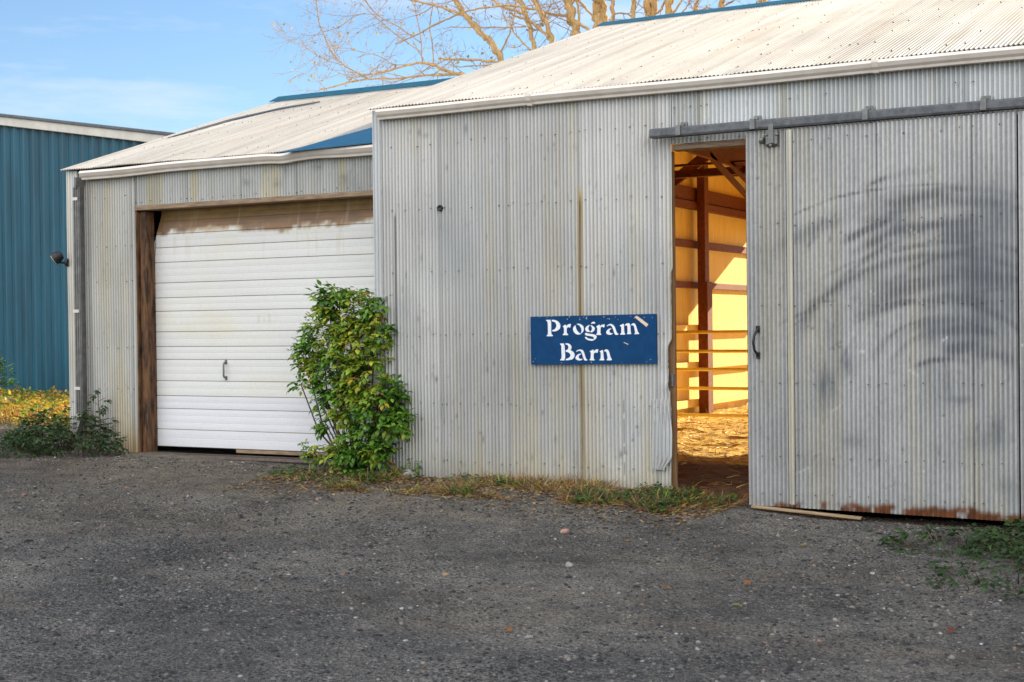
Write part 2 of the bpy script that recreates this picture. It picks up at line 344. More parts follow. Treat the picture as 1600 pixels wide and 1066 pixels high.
# ---- cladding above the doors
X,Y,Z,k,fr=corr(-4.25,XR,2.915,3.40,40,lap0=-4.22+SHEET*.34,seed=15,dent=.002); Y=Y+.006
C=wall_color(X,Z,k,fr,16,(.56,.575,.575)); mb=MB(); screws(mb,-4.2,1.3,[3.2],-.009,-4.22+SHEET*.34,skip=.55); screws(mb,-4.2,-3.5,[2.945],-.009,-4.22+SHEET*.34)
merge_sheet('upper_wall',X,Y,Z,C,mb,[M['galv'],M['darkscrew']],barn)
# ---- cladding right of the doors
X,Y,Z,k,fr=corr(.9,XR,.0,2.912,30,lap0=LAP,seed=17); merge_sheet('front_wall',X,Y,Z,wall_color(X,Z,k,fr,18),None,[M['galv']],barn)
# ---- corner trim: flat galvanised angle
mb=MB(); 
def trimcol(zs): pass
X,Y,Z,k,fr=corr(XL-.006,XL+.075,.14,3.405,60,amp=.0025,lap0=LAP,seed=19,dent=.003); merge_sheet('corner_trim',X,Y-.014,Z,wall_color(X,Z,k*0,fr*0+.5,20,(.5,.505,.505)),None,[M['galv']],barn)
# ---- end walls (outside skin) and inner lining
def gable(y): return np.where(y<RY,EZ+(y+.06)*PIT,RZ-(y-RY)*PIT)-.05
def end_wall(xp,ya,yb,zb,zt,name,seed,parent):
    X,Y,Z,k,fr=corr(ya,yb,zb,zt,30,lap0=ya,seed=seed); C=wall_color(X,Z,k,fr,seed)
    merge_sheet(name,xp+Y,X,Z,C,None,[M['galv']],parent)
end_wall(XL+.0,.006,YB,.1,gable,'end_wall',31,barn); end_wall(XR,.006,YB,-.05,gable,'end_wall',32,barn)
mb=MB(); yy=list(np.linspace(.12,YB-.12,25))
def lining_wall(x,th,name):
    mb=MB()
    for a,b in zip(yy[:-1],yy[1:]):
        za,zb_=float(gable(np.array(a)))-.1,float(gable(np.array(b)))-.1; g=.004
        mb.add([(x,a,.05),(x,b-g,.05),(x,b-g,zb_),(x,a,za),(x-th,a,.05),(x-th,b-g,.05),(x-th,b-g,zb_),(x-th,a,za)],[(0,1,2,3),(7,6,5,4),(0,4,5,1),(1,5,6,2),(2,6,7,3),(3,7,4,0)])
    return mb.build(name,M['lining'],barn)
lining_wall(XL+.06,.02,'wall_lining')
# ---- roof
def roof_sheet(x0,x1,y0,z0,y1,z1,rows,name,parent,seed,lap0):
    nc=int((x1-x0)/PITCH*6)+1; xs=np.linspace(x0,x1,nc); t=np.linspace(0,1,rows)
    X=np.repeat(xs[None,:],rows,0); T=np.repeat(t[:,None],nc,1)
    L=math.hypot(y1-y0,z1-z0); ny,nz=-(z1-z0)/L,(y1-y0)/L
    if nz<0: ny,nz=-ny,-nz
    k=np.floor((X-lap0)/SHEET); fr=(X-lap0)/SHEET-k
    dd=.0085*np.cos(2*PI*(X-x0)/PITCH)+.002*(1-fr)*sstep(0,.02,fr)+.012*(fbm(X*.9,T*L*.8,seed,3)-.5)
    dd=dd+.01*sstep(.06,0,T)*(fbm(X*4,T*0,seed+7,2)-.5)
    Yg=y0+(y1-y0)*T+ny*dd+ (0.02*(vn(X*3,X*0,seed+2)-.5)*(T<.001)); Zg=z0+(z1-z0)*T+nz*dd
    C=np.ones(X.shape+(3,))*np.array([.43,.427,.415]); C*=(.94+.12*_h(k,k*0,seed))[...,None]
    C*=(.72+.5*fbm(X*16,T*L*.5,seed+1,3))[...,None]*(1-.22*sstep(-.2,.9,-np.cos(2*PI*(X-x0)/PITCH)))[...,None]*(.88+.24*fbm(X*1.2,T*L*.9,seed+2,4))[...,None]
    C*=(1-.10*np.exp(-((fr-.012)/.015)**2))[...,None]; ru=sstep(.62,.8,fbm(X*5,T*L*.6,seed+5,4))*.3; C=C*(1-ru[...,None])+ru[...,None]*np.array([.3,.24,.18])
    mb=MB()
    for j,s in enumerate(np.arange(.35,L-.3,.62)):
        if y1<y0: break
        for n in range(int((x0-lap0)/SHEET)-1,int((x1-lap0)/SHEET)+1):
            for q in (.35,2,6,10,14,18):
                x=lap0+n*SHEET+PITCH*q+random.uniform(-.01,.01)
                if x0<x<x1 and random.random()>.45:
                    c=np.array([x,y0+(y1-y0)*s/L,z0+(z1-z0)*s/L]); nn=np.array([0,ny,nz]); mb.tube([c,c+nn*.010,c+nn*.013],[.006,.005,.002],5,0)
    return merge_sheet(name,X,Yg,Zg,C,mb,[M['roofm'],M['darkscrew']],parent)
def lid(x0,x1,y0,z0,y1,z1,th,name,parent,mat):
    mb=MB(); mb.add([(x0,y0,z0),(x1,y0,z0),(x1,y1,z1),(x0,y1,z1),(x0,y0,z0-th),(x1,y0,z0-th),(x1,y1,z1-th),(x0,y1,z1-th)],[(0,1,2,3),(7,6,5,4),(0,4,5,1),(1,5,6,2),(2,6,7,3),(3,7,4,0)]); return mb.build(name,mat,parent)
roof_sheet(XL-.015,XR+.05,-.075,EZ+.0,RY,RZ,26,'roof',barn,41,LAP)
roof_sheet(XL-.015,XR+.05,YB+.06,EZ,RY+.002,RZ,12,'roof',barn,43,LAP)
lid(XL-.02,XR,.01,EZ-.035+.01*PIT,RY,RZ-.045,.02,'roof_lining',barn,M['lining']); lid(XL-.02,XR,YB,EZ-.035,RY+.003,RZ-.045,.02,'roof_lining',barn,M['lining'])
mb=MB(); mb.prism([(RY-.17,RZ-.17*PIT+.018),(RY,RZ+.035),(RY+.17,RZ-.17*PIT+.018),(RY+.17,RZ-.17*PIT+.010),(RY,RZ+.026),(RY-.17,RZ-.17*PIT+.010)],XL-.06,XR+.06); mb.build('ridge_cap',M['teal'],barn)
# ---- gutter with two joint clips
GP=[(-.012,3.405),(-.012,3.318),(-.072,3.318),(-.078,3.335),(-.098,3.352),(-.114,3.380),(-.098,3.404),(-.092,3.402),(-.102,3.382),(-.092,3.358),(-.072,3.342),(-.068,3.326),(-.02,3.326),(-.02,3.405)]
mb=MB(); mb.prism(GP,-6.95,XR,n=40,zf=lambda x:(0,-.005*(x+6.95)/6+.004*math.sin(x*2.1))); g=mb.build('gutter',M['gutter'],barn)
for xx in (-5.446,-2.593):
    mb=MB(); mb.prism([(-.008,3.41),(-.008,3.312),(-.076,3.312),(-.083,3.332),(-.103,3.35),(-.118,3.384),(-.118,3.41),(-.108,3.412)],xx-.022,xx+.022); mb.build('gutter_clip',M['gutter'],g)
# ---- door track with its hanging brackets
TY=-.105
mb=MB(); mb.prism([(TY-.035,2.985),(TY-.04,3.0),(TY-.04,3.045),(TY-.03,3.058),(TY+.03,3.058),(TY+.04,3.045),(TY+.04,3.0),(TY+.035,2.985),(TY+.015,2.985),(TY+.015,2.992),(TY+.028,2.995),(TY+.028,3.04),(TY-.028,3.04),(TY-.028,2.995),(TY-.015,2.992),(TY-.015,2.985)],-4.355,XR-.1)
for v in range(len(mb.v)):
    x,y,z=mb.v[v]; mb.v[v]=(x,y,z-.03+.010*(x+4.4)/2.8)
trk=mb.build('door_track',M['steel'],barn)
for xx in (-4.11,-3.51,-2.655,-1.825,-1.0,-.1,.8):
    z0=.010*(xx+4.4)/2.8-.03
    mb=MB(); mb.box(xx-.028,xx+.028,-.028,-.012,3.05+z0,3.105+z0); mb.box(xx-.02,xx+.02,TY-.048,-.012,3.058+z0,3.066+z0); mb.box(xx-.02,xx+.02,TY-.05,TY-.042,2.99+z0,3.066+z0); mb.tube([(xx,-.028,3.085+z0),(xx,-.042,3.085+z0)],.011,6); mb.build('track_bracket',M['zinc'],trk)
# ---- sliding doors
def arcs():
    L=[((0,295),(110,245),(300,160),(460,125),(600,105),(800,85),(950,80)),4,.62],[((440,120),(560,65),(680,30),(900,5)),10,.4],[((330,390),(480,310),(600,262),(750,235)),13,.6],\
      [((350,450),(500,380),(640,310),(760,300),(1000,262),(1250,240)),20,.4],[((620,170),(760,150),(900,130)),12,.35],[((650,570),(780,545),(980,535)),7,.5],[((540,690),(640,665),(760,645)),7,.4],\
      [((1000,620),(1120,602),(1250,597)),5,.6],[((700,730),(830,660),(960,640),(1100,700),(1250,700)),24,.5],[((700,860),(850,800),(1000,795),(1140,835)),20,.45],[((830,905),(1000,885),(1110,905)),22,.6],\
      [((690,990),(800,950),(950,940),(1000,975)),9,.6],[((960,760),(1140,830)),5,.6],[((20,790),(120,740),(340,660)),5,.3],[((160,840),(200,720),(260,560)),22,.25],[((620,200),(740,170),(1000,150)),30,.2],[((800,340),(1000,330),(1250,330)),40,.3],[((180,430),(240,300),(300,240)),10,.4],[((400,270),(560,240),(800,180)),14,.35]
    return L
def slide_door(x0,x1,seed,main):
    d=adopt(bpy.data.objects.new('sliding_door',None),barn); COL.objects.link(d)
    yp=-.105
    X,Y,Z,k,fr=corr(x0,x1,lambda x:.11-.012*(x+3.6)+.0*x,2.945,170,lap0=-3.262,seed=seed,dent=.0055,amp=.0072)
    Y=Y+yp
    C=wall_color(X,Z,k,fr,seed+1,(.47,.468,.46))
    C*=(.88+.24*fbm(X*70,Z*45,seed+9,2))[...,None]
    if main:
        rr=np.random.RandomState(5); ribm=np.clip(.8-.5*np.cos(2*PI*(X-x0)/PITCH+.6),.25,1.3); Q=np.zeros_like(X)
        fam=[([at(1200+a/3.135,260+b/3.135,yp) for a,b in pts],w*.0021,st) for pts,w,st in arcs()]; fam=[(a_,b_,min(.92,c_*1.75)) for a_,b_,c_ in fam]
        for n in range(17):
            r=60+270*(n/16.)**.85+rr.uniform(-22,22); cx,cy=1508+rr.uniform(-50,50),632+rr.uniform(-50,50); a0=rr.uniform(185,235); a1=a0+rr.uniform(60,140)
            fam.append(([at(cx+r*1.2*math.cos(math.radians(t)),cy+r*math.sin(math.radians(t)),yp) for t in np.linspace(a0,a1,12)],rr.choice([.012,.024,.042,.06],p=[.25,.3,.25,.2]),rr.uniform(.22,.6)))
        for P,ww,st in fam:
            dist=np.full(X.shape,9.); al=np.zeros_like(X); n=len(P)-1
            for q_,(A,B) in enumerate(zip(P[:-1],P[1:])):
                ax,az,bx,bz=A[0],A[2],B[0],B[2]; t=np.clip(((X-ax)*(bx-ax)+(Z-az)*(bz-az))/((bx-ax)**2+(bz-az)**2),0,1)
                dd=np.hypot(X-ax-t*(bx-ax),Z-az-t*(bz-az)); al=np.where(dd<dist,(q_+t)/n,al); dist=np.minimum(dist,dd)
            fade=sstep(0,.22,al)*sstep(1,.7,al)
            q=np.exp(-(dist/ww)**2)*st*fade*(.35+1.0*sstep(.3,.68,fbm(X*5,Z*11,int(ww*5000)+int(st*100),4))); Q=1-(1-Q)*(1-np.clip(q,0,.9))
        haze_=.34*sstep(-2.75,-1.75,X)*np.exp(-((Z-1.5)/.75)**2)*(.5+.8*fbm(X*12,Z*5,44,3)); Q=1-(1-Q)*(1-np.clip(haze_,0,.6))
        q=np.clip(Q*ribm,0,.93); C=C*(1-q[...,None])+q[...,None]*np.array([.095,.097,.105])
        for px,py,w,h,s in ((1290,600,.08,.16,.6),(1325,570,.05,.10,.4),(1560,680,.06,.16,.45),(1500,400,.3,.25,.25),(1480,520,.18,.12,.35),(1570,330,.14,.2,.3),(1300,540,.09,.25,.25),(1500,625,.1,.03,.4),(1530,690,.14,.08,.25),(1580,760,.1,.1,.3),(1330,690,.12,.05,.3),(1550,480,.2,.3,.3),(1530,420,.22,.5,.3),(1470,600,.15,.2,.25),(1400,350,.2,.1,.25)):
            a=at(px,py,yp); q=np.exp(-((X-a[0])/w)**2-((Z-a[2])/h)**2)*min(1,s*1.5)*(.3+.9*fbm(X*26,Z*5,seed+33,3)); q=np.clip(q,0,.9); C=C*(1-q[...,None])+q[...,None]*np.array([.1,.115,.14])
    for i in range(26):   # hard scratches
        cx,cz=RS.uniform(x0,x1),RS.uniform(.25,2.7); sl=RS.uniform(-.8,.8); L=RS.uniform(.015,.06); u=(X-cx); q=np.exp(-((Z-cz-sl*u)/.005)**2)*(np.abs(u)<L)*RS.uniform(.3,.7); Y=Y+.002*q; C=C*(1-q[...,None])+q[...,None]*(.08 if i%3 else .7)
    for i in range(45):
        cx,cz=RS.uniform(x0,x1),RS.uniform(.25,2.8); w,h=RS.uniform(.003,.012),RS.uniform(.006,.04)
        q=np.exp(-((X-cx)/w)**2-((Z-cz)/h)**2)*RS.uniform(.2,.6); C=C*(1-q[...,None])+q[...,None]*.09
    zb=.105-.012*(X+3.6); hgt=(Z-zb)-.05*fbm(X*16,X*0,seed+3,3)-.05*sstep(-3.3,-2.7,X)*fbm(X*3,X*0,seed+4,2)
    r=sstep(.03,-.012,hgt)*sstep(.38,.58,fbm(X*11,Z*9,seed+5,4)+.17*sstep(-3.3,-2.5,X)); rc=np.array([.15,.05,.016])*(.5+1.1*fbm(X*30,Z*20,seed+6,2))[...,None]
    C=C*(1-r[...,None])+r[...,None]*rc
    mb=MB(); screws(mb,x0+.02,x1-.02,[2.86,2.235,1.625,1.045,.49,.2],yp-.009,-3.262,skip=.1)
    merge_sheet('door_cladding',X,Y,Z,C,mb,[M['galv'],M['darkscrew']],d)
    mb=MB()
    for xa in (x0+.03,x1-.03,(x0+x1)/2): mb.box(xa-.045,xa+.045,yp+.022,yp+.06,.16,2.93)
    for za in (.24,1.05,1.63,2.24,2.87): mb.box(x0+.08,(x0+x1)/2-.05,yp+.022,yp+.06,za-.045,za+.045); mb.box((x0+x1)/2+.05,x1-.08,yp+.022,yp+.06,za-.045,za+.045)
    mb.build('door_frame',M['redwood'],d)
    return d,yp
d1,yp=slide_door(-3.574,-1.612,61,True)
X,Y,Z,k,fr=corr(-3.255,-3.21,.13,2.94,40,amp=.0,lap0=LAP,seed=70,dent=.002); Y=-.125-.008*np.sin((X+3.255)/.045*PI)
C=wall_color(X,Z,k*0,fr*0+.5,71,(.46,.43,.36)); C*=(1-.35*((X+3.255)/.045>.82))[...,None]; merge_sheet('batten',X,Y,Z,C,None,[M['galv']],d1)
mb=MB(); hx=-3.492   # bow handle
mb.box(hx-.016,hx+.016,yp-.018,yp-.01,1.425,1.475); mb.box(hx-.016,hx+.016,yp-.018,yp-.01,1.225,1.275)
mb.tube([(hx,yp-.016,1.45),(hx-.004,yp-.03,1.435),(hx-.014,yp-.058,1.40),(hx-.02,yp-.066,1.35),(hx-.014,yp-.058,1.29),(hx-.002,yp-.03,1.262),(hx,yp-.016,1.25)],[.012,.011,.010,.011,.010,.011,.012],8)
mb.build('handle',M['black'],d1,bevel=.003)
mb=MB(); hx=-3.365    # roller hanger
mb.box(hx-.02,hx+.02,yp-.05,yp-.035,2.845,2.985); mb.prism([(yp-.035,2.84),(yp-.012,2.82),(yp-.012,2.93),(yp-.035,2.94)],hx-.045,hx+.045); mb.tube([(hx-.052,yp-.03,2.91),(hx-.03,yp-.03,2.91)],.012,8); mb.tube([(hx+.03,yp-.03,2.91),(hx+.052,yp-.03,2.91)],.012,8); mb.tube([(hx,yp-.05,2.83),(hx,yp-.06,2.83)],.012,6); mb.tube([(hx-.09,yp-.012,2.875),(hx-.06,yp-.02,2.875)],.025,8)
mb.build('hanger',M['zinc'],d1,bevel=.003)
d2,_=slide_door(-1.599,.95,81,False)
# ---- opening: timber jamb and header
mb=MB(); mb.box(-4.36,-4.221,.018,.055,.08,2.86); mb.build('jamb',M['jamb'],barn,bevel=.006)
mb=MB(); mb.tube([(-4.245,.02,1.0),(-4.245,.016,1.10)],[.018,.02],8); mb.build('loose_strap',M['zinc'],barn)
mb=MB(); mb.box(-4.222,1.0,.004,.12,2.865,2.912); mb.build('header',M['woodgrey'],barn,bevel=.005)
# ---- round black plug on the wall
mb=MB(); mb.lathe((-6.358,.0,2.515),(0,-1,0),[(0,.028),(.022,.028),(.03,.022),(.024,.012),(.02,.004)],20); mb.build('vent_plug',M['black'],barn,smooth=False)
# ---- interior framing
rw=M['redwood']
def P(name,fn,mat=rw,bevel=.004):
    mb=MB(); fn(mb); return mb.build(name,mat,barn,bevel=bevel)
xi=XL+.064
for za,h,w in ((3.23,.18,.06),(3.075,.10,.09),(2.56,.10,.05),(2.01,.085,.05),(1.43,.1,.09),(.93,.1,.09),(.43,.1,.09)):
    P('girt',lambda m:m.box(xi,xi+w,.2,YB-.3,za-h/2,za+h/2),rw if za>1.6 else M['lining'])  # lower girts pale: the sunlit tone is put into their colour
yq=at(1088,500,xi+.2,0)[1]; yq2=at(1106,500,xi+.2,0)[1]
yq+=.33; P('post',lambda m:m.box(xi+.09,xi+.2,yq+.02,yq+.17,.0,float(gable(np.array(yq)))-.2)); P('post_plate',lambda m:m.box(xi+.203,xi+.235,yq,yq+.19,.0,2.05))
P('post',lambda m:m.box(xi+.095,xi+.26,4.1,4.3,.0,4.0)); P('post',lambda m:m.box(xi+.095,xi+.26,1.2,1.4,.0,3.3))
P('post',lambda m:m.box(xi,xi+.09,YB-.15,YB-.04,.0,3.35))
for xx in (-2.4,1.4,XR-.3): P('post',lambda m:m.box(xx,xx+.18,YB-.25,YB-.07,.0,3.35))
P('back_header',lambda m:m.box(XL+.05,-5.0,YB-.2,YB-.02,2.88,3.36)); P('back_header',lambda m:m.box(-5.0,XR-.05,YB-.2,YB-.02,3.325,3.365))
for xt in (-2.2,1.2):      # trusses
    def tr(m):
        m.beam((xt,.2,3.36),(xt,YB-.2,3.36),.05,.16)
        m.beam((xt,.12,3.36),(xt,RY-.02,RZ-.2),.05,.15); m.beam((xt,YB-.12,3.36),(xt,RY+.02,RZ-.2),.05,.15)
        for ya,yb in ((RY,RY-1.6),(RY,RY+1.6),(RY-3.2,RY-1.6),(RY+3.2,RY+1.6)):
            zt=float(gable(np.array(ya)))-.2; m.beam((xt+.05,yb,3.42),(xt+.05,ya,zt),.04,.1)
    P('truss',tr)
def px3(px,py,v,ax): return at(px,py,v,ax)
P('truss',lambda m:(m.beam(px3(1072,224,-5.2,0),px3(1200,268,-5.2,0),.05,.16),m.beam(px3(1106,240,-5.2,0),px3(1200,342,-5.2,0),.05,.05),m.beam(px3(1138,252,-5.2,0),px3(1200,318,-5.2,0),.05,.04)))
P('truss',lambda m:m.beam(px3(1080,212,-5.3,0),px3(1200,238,-5.3,0),.04,.3))
P('knee_brace',lambda m:m.beam(px3(1104,243,5.6,1),px3(1030,302,5.6,1),.05,.13))
P('cross_beam',lambda m:m.box(XL+.3,XR-.3,4.42,4.5,at(1108,275,4.42)[2],at(1108,263,4.42)[2])); P('cross_beam',lambda m:m.box(XL+.3,XR-.3,4.1,4.15,at(1108,257,4.1)[2],at(1108,253.5,4.1)[2]))
for yq in (1.2,2.4,3.6,6.4,7.6,8.8):
    zq=float(gable(np.array(yq)))-.08; P('purlin',lambda m:m.box(XL+.1,XR-.1,yq-.02,yq+.02,zq-.12,zq))

# ================================================================== SHED with the overhead door
shed=thing('shed','lower corrugated steel shed with a white overhead door, joined to the left of the barn','shed',(-9.1,.4,.25))
SK=Kit(shed)
SX0,SX1=-11.155,-7.05; SY=.4; SE=3.17; SRY,SRZ=4.1,4.41; SP=(SRZ-SE)/(SRY-SY+.07); SYB=7.8
def sheet_under(o): adopt(o,shed); return o
X,Y,Z,k,fr=corr(SX0,-10.215,.2,SE-.02,110,lap0=SX0+.2,seed=101,dent=.003,amp=.007); C=wall_color(X,Z,k,fr,102,(.5,.485,.45),1)
q=sstep(.62,.2,Z)*sstep(-10.55,-10.25,X)*.8*(.6+.6*fbm(X*20,Z*3,3,2)); q=np.clip(q,0,.9); C=C*(1-q[...,None])+q[...,None]*np.array([.34,.2,.05])
q=np.exp(-((X+10.86)/.03)**2)*.45; C*=(1-q[...,None])
q=np.exp(-((X+11.06)/.006)**2)*sstep(2.7,2.4,Z)*sstep(1.2,1.6,Z)*.9; C*=(1-q[...,None])
mb=MB(); screws(mb,SX0+.03,-10.24,[2.86,2.36,1.32,.9,2.0],SY-.009,SX0+.2)
sheet_under(merge_sheet('front_wall',X,Y+SY,Z,C,mb,[M['galv'],M['darkscrew']],None))
X,Y,Z,k,fr=corr(-10.212,SX1-.01,2.755,SE-.03,40,lap0=-10.21,seed=105,dent=.002,amp=.007); C=wall_color(X,Z,k,fr,106,(.46,.455,.43),1); q=sstep(.45,.75,fbm(X*2.5,Z*2.5,55,4))*.4; C=C*(1-q[...,None])+q[...,None]*np.array([.2,.21,.21])
for i in range(10):
    cx,cz=RS.uniform(-9.8,-7.2),RS.uniform(2.78,3.1); q=np.exp(-((X-cx)/.05)**2-((Z-cz)/.05)**2)*.45*fbm(X*30,Z*30,4,2)*1.6; q=np.clip(q,0,.8); C=C*(1-q[...,None])+q[...,None]*.13
mb=MB(); screws(mb,-10.2,-7.2,[2.79],SY-.009,-10.21)
sheet_under(merge_sheet('upper_wall',X,Y+SY,Z,C,mb,[M['galv'],M['darkscrew']],None))
def sg(y): return np.where(y<SRY,SE+(y-SY+.07)*SP,SRZ-(y-SRY)*SP)-.05
X,Y,Z,k,fr=corr(SY+.01,SYB,.2,sg,30,lap0=SY,seed=107); sheet_under(merge_sheet('end_wall',SX0+Y,X,Z,wall_color(X,Z,k,fr,108),None,[M['galv']],None))
X,Y,Z,k,fr=corr(SX0,SX1,.2,sg(np.array(SYB))*1.0,20,lap0=SY,seed=109); sheet_under(merge_sheet('back_wall',X,SYB-Y,Z,wall_color(X,Z,k,fr,110),None,[M['galv']],None))
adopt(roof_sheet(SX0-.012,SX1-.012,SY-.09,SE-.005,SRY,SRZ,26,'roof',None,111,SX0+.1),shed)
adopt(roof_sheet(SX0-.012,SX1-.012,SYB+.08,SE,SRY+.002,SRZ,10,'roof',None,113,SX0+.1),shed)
adopt(lid(SX0,SX1-.02,SY+.02,SE-.03+.09*SP,SRY,SRZ-.05,.02,'roof_lining',None,M['dark']),shed)
mb=MB(); mb.prism([(SRY-.19,SRZ-.19*SP+.02),(SRY,SRZ+.045),(SRY+.19,SRZ-.19*SP+.02),(SRY+.19,SRZ-.19*SP+.012),(SRY,SRZ+.035),(SRY-.19,SRZ-.19*SP+.012)],SX0-.09,SX1-.012); SK.part(mb,'ridge_cap',M['teal'])
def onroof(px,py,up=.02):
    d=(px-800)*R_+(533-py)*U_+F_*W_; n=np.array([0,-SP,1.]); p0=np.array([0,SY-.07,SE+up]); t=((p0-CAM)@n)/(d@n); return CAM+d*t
def overlay(name,poly,mt=M['tealroof']):
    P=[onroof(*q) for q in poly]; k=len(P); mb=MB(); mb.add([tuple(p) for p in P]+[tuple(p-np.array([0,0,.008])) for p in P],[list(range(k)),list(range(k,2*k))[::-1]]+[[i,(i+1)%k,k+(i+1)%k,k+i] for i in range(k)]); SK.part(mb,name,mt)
overlay('roof_overlay',[(436,237.5),(470,230),(520,216),(582,199),(603,193),(603,220.5)])  # teal triangle laid over the roof slope by the gutter
overlay('roof_overlay',[(262,215),(300,203.5),(360,185.8),(440,167.8),(500,158),(500,159),(440,169.3),(366,186.6),(300,205.2)],M['steel'])  # thin grey strip laid over the slope below the ridge
mb=MB()
X,Y,Z,k,fr=corr(SX0-.004,SX0+.16,.2,SE-.01,60,amp=.0025,lap0=LAP,seed=119,dent=.004); sheet_under(merge_sheet('corner_trim',X,Y+SY-.014,Z,wall_color(X,Z,k*0,fr*0+.5,120,(.56,.54,.51)),None,[M['galv']],None))
# gutter, slightly sagged, with a bent left end and a kink
def gz(x):
    a=-.02*float(sstep(-9.6,-10.45,x)); kk=-.012*math.exp(-((x+8.3)/.12)**2)+.01*math.exp(-((x+7.9)/.2)**2); return (-.02*float(sstep(-9.7,-10.45,x)),a+kk)
GQ=[(SY-.012,SE-.012),(SY-.012,SE-.1),(SY-.075,SE-.1),(SY-.082,SE-.082),(SY-.1,SE-.065),(SY-.12,SE-.036),(SY-.104,SE-.012),(SY-.098,SE-.014),(SY-.106,SE-.036),(SY-.09,SE-.06),(SY-.072,SE-.078),(SY-.07,SE-.092),(SY-.02,SE-.092),(SY-.02,SE-.012)]
mb=MB(); mb.prism(GQ,-10.86,SX1-.02,n=60,zf=gz); sg_=SK.part(mb,'gutter',M['gutter'])
# downspout
mb=MB(); mb.prism([(0,0)]*3,0,0) if False else None
dx0,dx1=-11.0,-10.905; 
mb.box(dx0,dx1,SY-.085,SY-.018,.62,2.98)
for j in range(3): mb.box(dx0+.012+j*.03,dx0+.024+j*.03,SY-.092,SY-.0845,.62,2.98)
mb.beam((-10.95,SY-.05,2.97),(-10.93,SY-.06,3.08),.09,.065); mb.beam((-10.95,SY-.05,.64),(-10.95,SY-.16,.42),.09,.065)
ds=SK.part(mb,'downspout',M['zinc'],bevel=.006)
for zz in (2.86,1.7,.90):
    mb=MB(); mb.box(dx0-.012,dx1-.02,SY-.099,SY-.0935,zz-.016,zz+.016); o=mb.build('strap',M['fascia']); o.parent=ds
# door frame
mb=MB(); mb.box(-10.19,-10.10,SY+.02,SY+.145,.18,2.70); SK.part(mb,'door_post',M['wood'],bevel=.01)
mb=MB(); mb.box(-10.212,-10.192,SY-.016,SY+.03,.2,2.7); SK.part(mb,'edge_board',M['wood'],bevel=.004)
mb=MB(); mb.box(-10.215,SX1-.02,SY-.022,SY+.15,2.706,2.752); SK.part(mb,'header_board',M['woodgrey'],bevel=.006)
mb=MB(); mb.box(-10.2,SX1-.02,.98,1.0,.1,3.0); mb.box(-10.3,-10.28,.56,1.0,.1,3.0); mb.box(-10.28,SX1-.02,.6,.98,2.86,2.88); SK.part(mb,'dark_bay',M['dark'])
# overhead door
DY=SY+.15; maj=[2.467,2.33,2.18,1.971,1.82,1.683,1.474,1.324,1.193,.977,.826,.695,.485]
zs=[(.31,0)]
edges=sorted([.31]+maj+[2.60,2.72]); prof=[]
for a,b in zip(edges[:-1],edges[1:]):
    n=max(1,int(round((b-a)/.071))); 
    for i in range(n):
        lo=a+(b-a)*i/n; hi=a+(b-a)*(i+1)/n; g0=.0065 if i==0 else .0007; g1=.0065 if i==n-1 else .0007
        prof+= [(lo,g0),(lo+.003,g0*.9),(lo+.005,0),(lo+(hi-lo)*.5,-.001),(hi-.004,0),(hi-.001,g1*.8)]
prof=np.array(prof); xs=np.linspace(-10.105,-7.1,420); nr,nc=len(prof),len(xs)
X=np.repeat(xs[None,:],nr,0); Z=np.repeat(prof[:,:1],nc,1); Y=DY+np.repeat(prof[:,1:],nc,1)
top=sstep(2.33,2.7,Z); Y=Y+.05*top**2+.004*(fbm(X*1.5,Z*2,7,2)-.5)
X=X+.05*sstep(2.3,2.72,Z)*(X<-9.9)*(X+9.9)/-.205
C=np.ones(X.shape+(3,))*np.array([.68,.672,.645]); low=(Z<.824)[...,None]; C=np.where(low,np.array([.685,.68,.70]),C)
pk=np.searchsorted(maj[::-1],Z[:,0]); C*=(.97+.05*_h(pk,pk*0,6))[:,None,None]
C*=(.93+.1*fbm(X*1.6,Z*3,11,3))[...,None]
yel=sstep(.5,.8,fbm(X*.9,Z*2,13,3))*sstep(.8,.9,Z); C*=1-yel[...,None]*np.array([.01,.05,.16])
gro=np.repeat((prof[:,1:]>.0045),nc,1); C=np.where(gro[...,None],C*np.array([.52,.45,.36]),C)
gro2=np.repeat(((prof[:,1:]>.0006)&(prof[:,1:]<=.0045)),nc,1); C=np.where(gro2[...,None],C*.965,C)
n1=fbm(X*1.5,Z*5,17,5); n2=fbm(X*9,Z*16,18,4); hz=sstep(2.34,2.66,Z)
tan=sstep(.0,.22,hz*1.35-.55+.75*(n2-.3)+.5*(n1-.5))*.85*sstep(2.33,2.37,Z); C=C*(1-tan[...,None])+tan[...,None]*np.array([.5,.37,.2])
rot=.92*sstep(-.03,.12,n1*.75+n2*.35+hz*.46-.78+.10*(hz>.3))*sstep(2.40,2.44,Z); br=np.array([.17,.08,.025])*(.6+.9*fbm(X*6,Z*14,19,3))[...,None]; C=C*(1-rot[...,None])+rot[...,None]*br
mu=sstep(2.56,2.66,Z)*.8; C=C*(1-mu[...,None])+mu[...,None]*np.array([.34,.2,.055])*(.6+.8*n2)[...,None]
drip=sstep(.62,.8,fbm(X*26,Z*2.2,29,3))*sstep(2.05,2.45,Z)*.35; C=C*(1-drip[...,None])+drip[...,None]*np.array([.5,.4,.25])
for px,py in ((404,494),(404,502),(413,498),(421,494),(421,502)):
    a=at(px,py,DY); q=np.exp(-(((X-a[0])/.018)**4)-(((Z-a[2])/.02)**4))*.35*(.4+fbm(X*50,Z*60,3,2)); q=np.clip(q,0,.5); C=C*(1-q[...,None])+q[...,None]*np.array([.45,.4,.33])
od=adopt(merge_sheet('overhead_door',X,Y,Z,C,None,[M['doorp']],None),shed); od.data.polygons.foreach_set('use_smooth',np.zeros(len(od.data.polygons),bool))
mb=MB(); hx,hz=-9.2,1.09
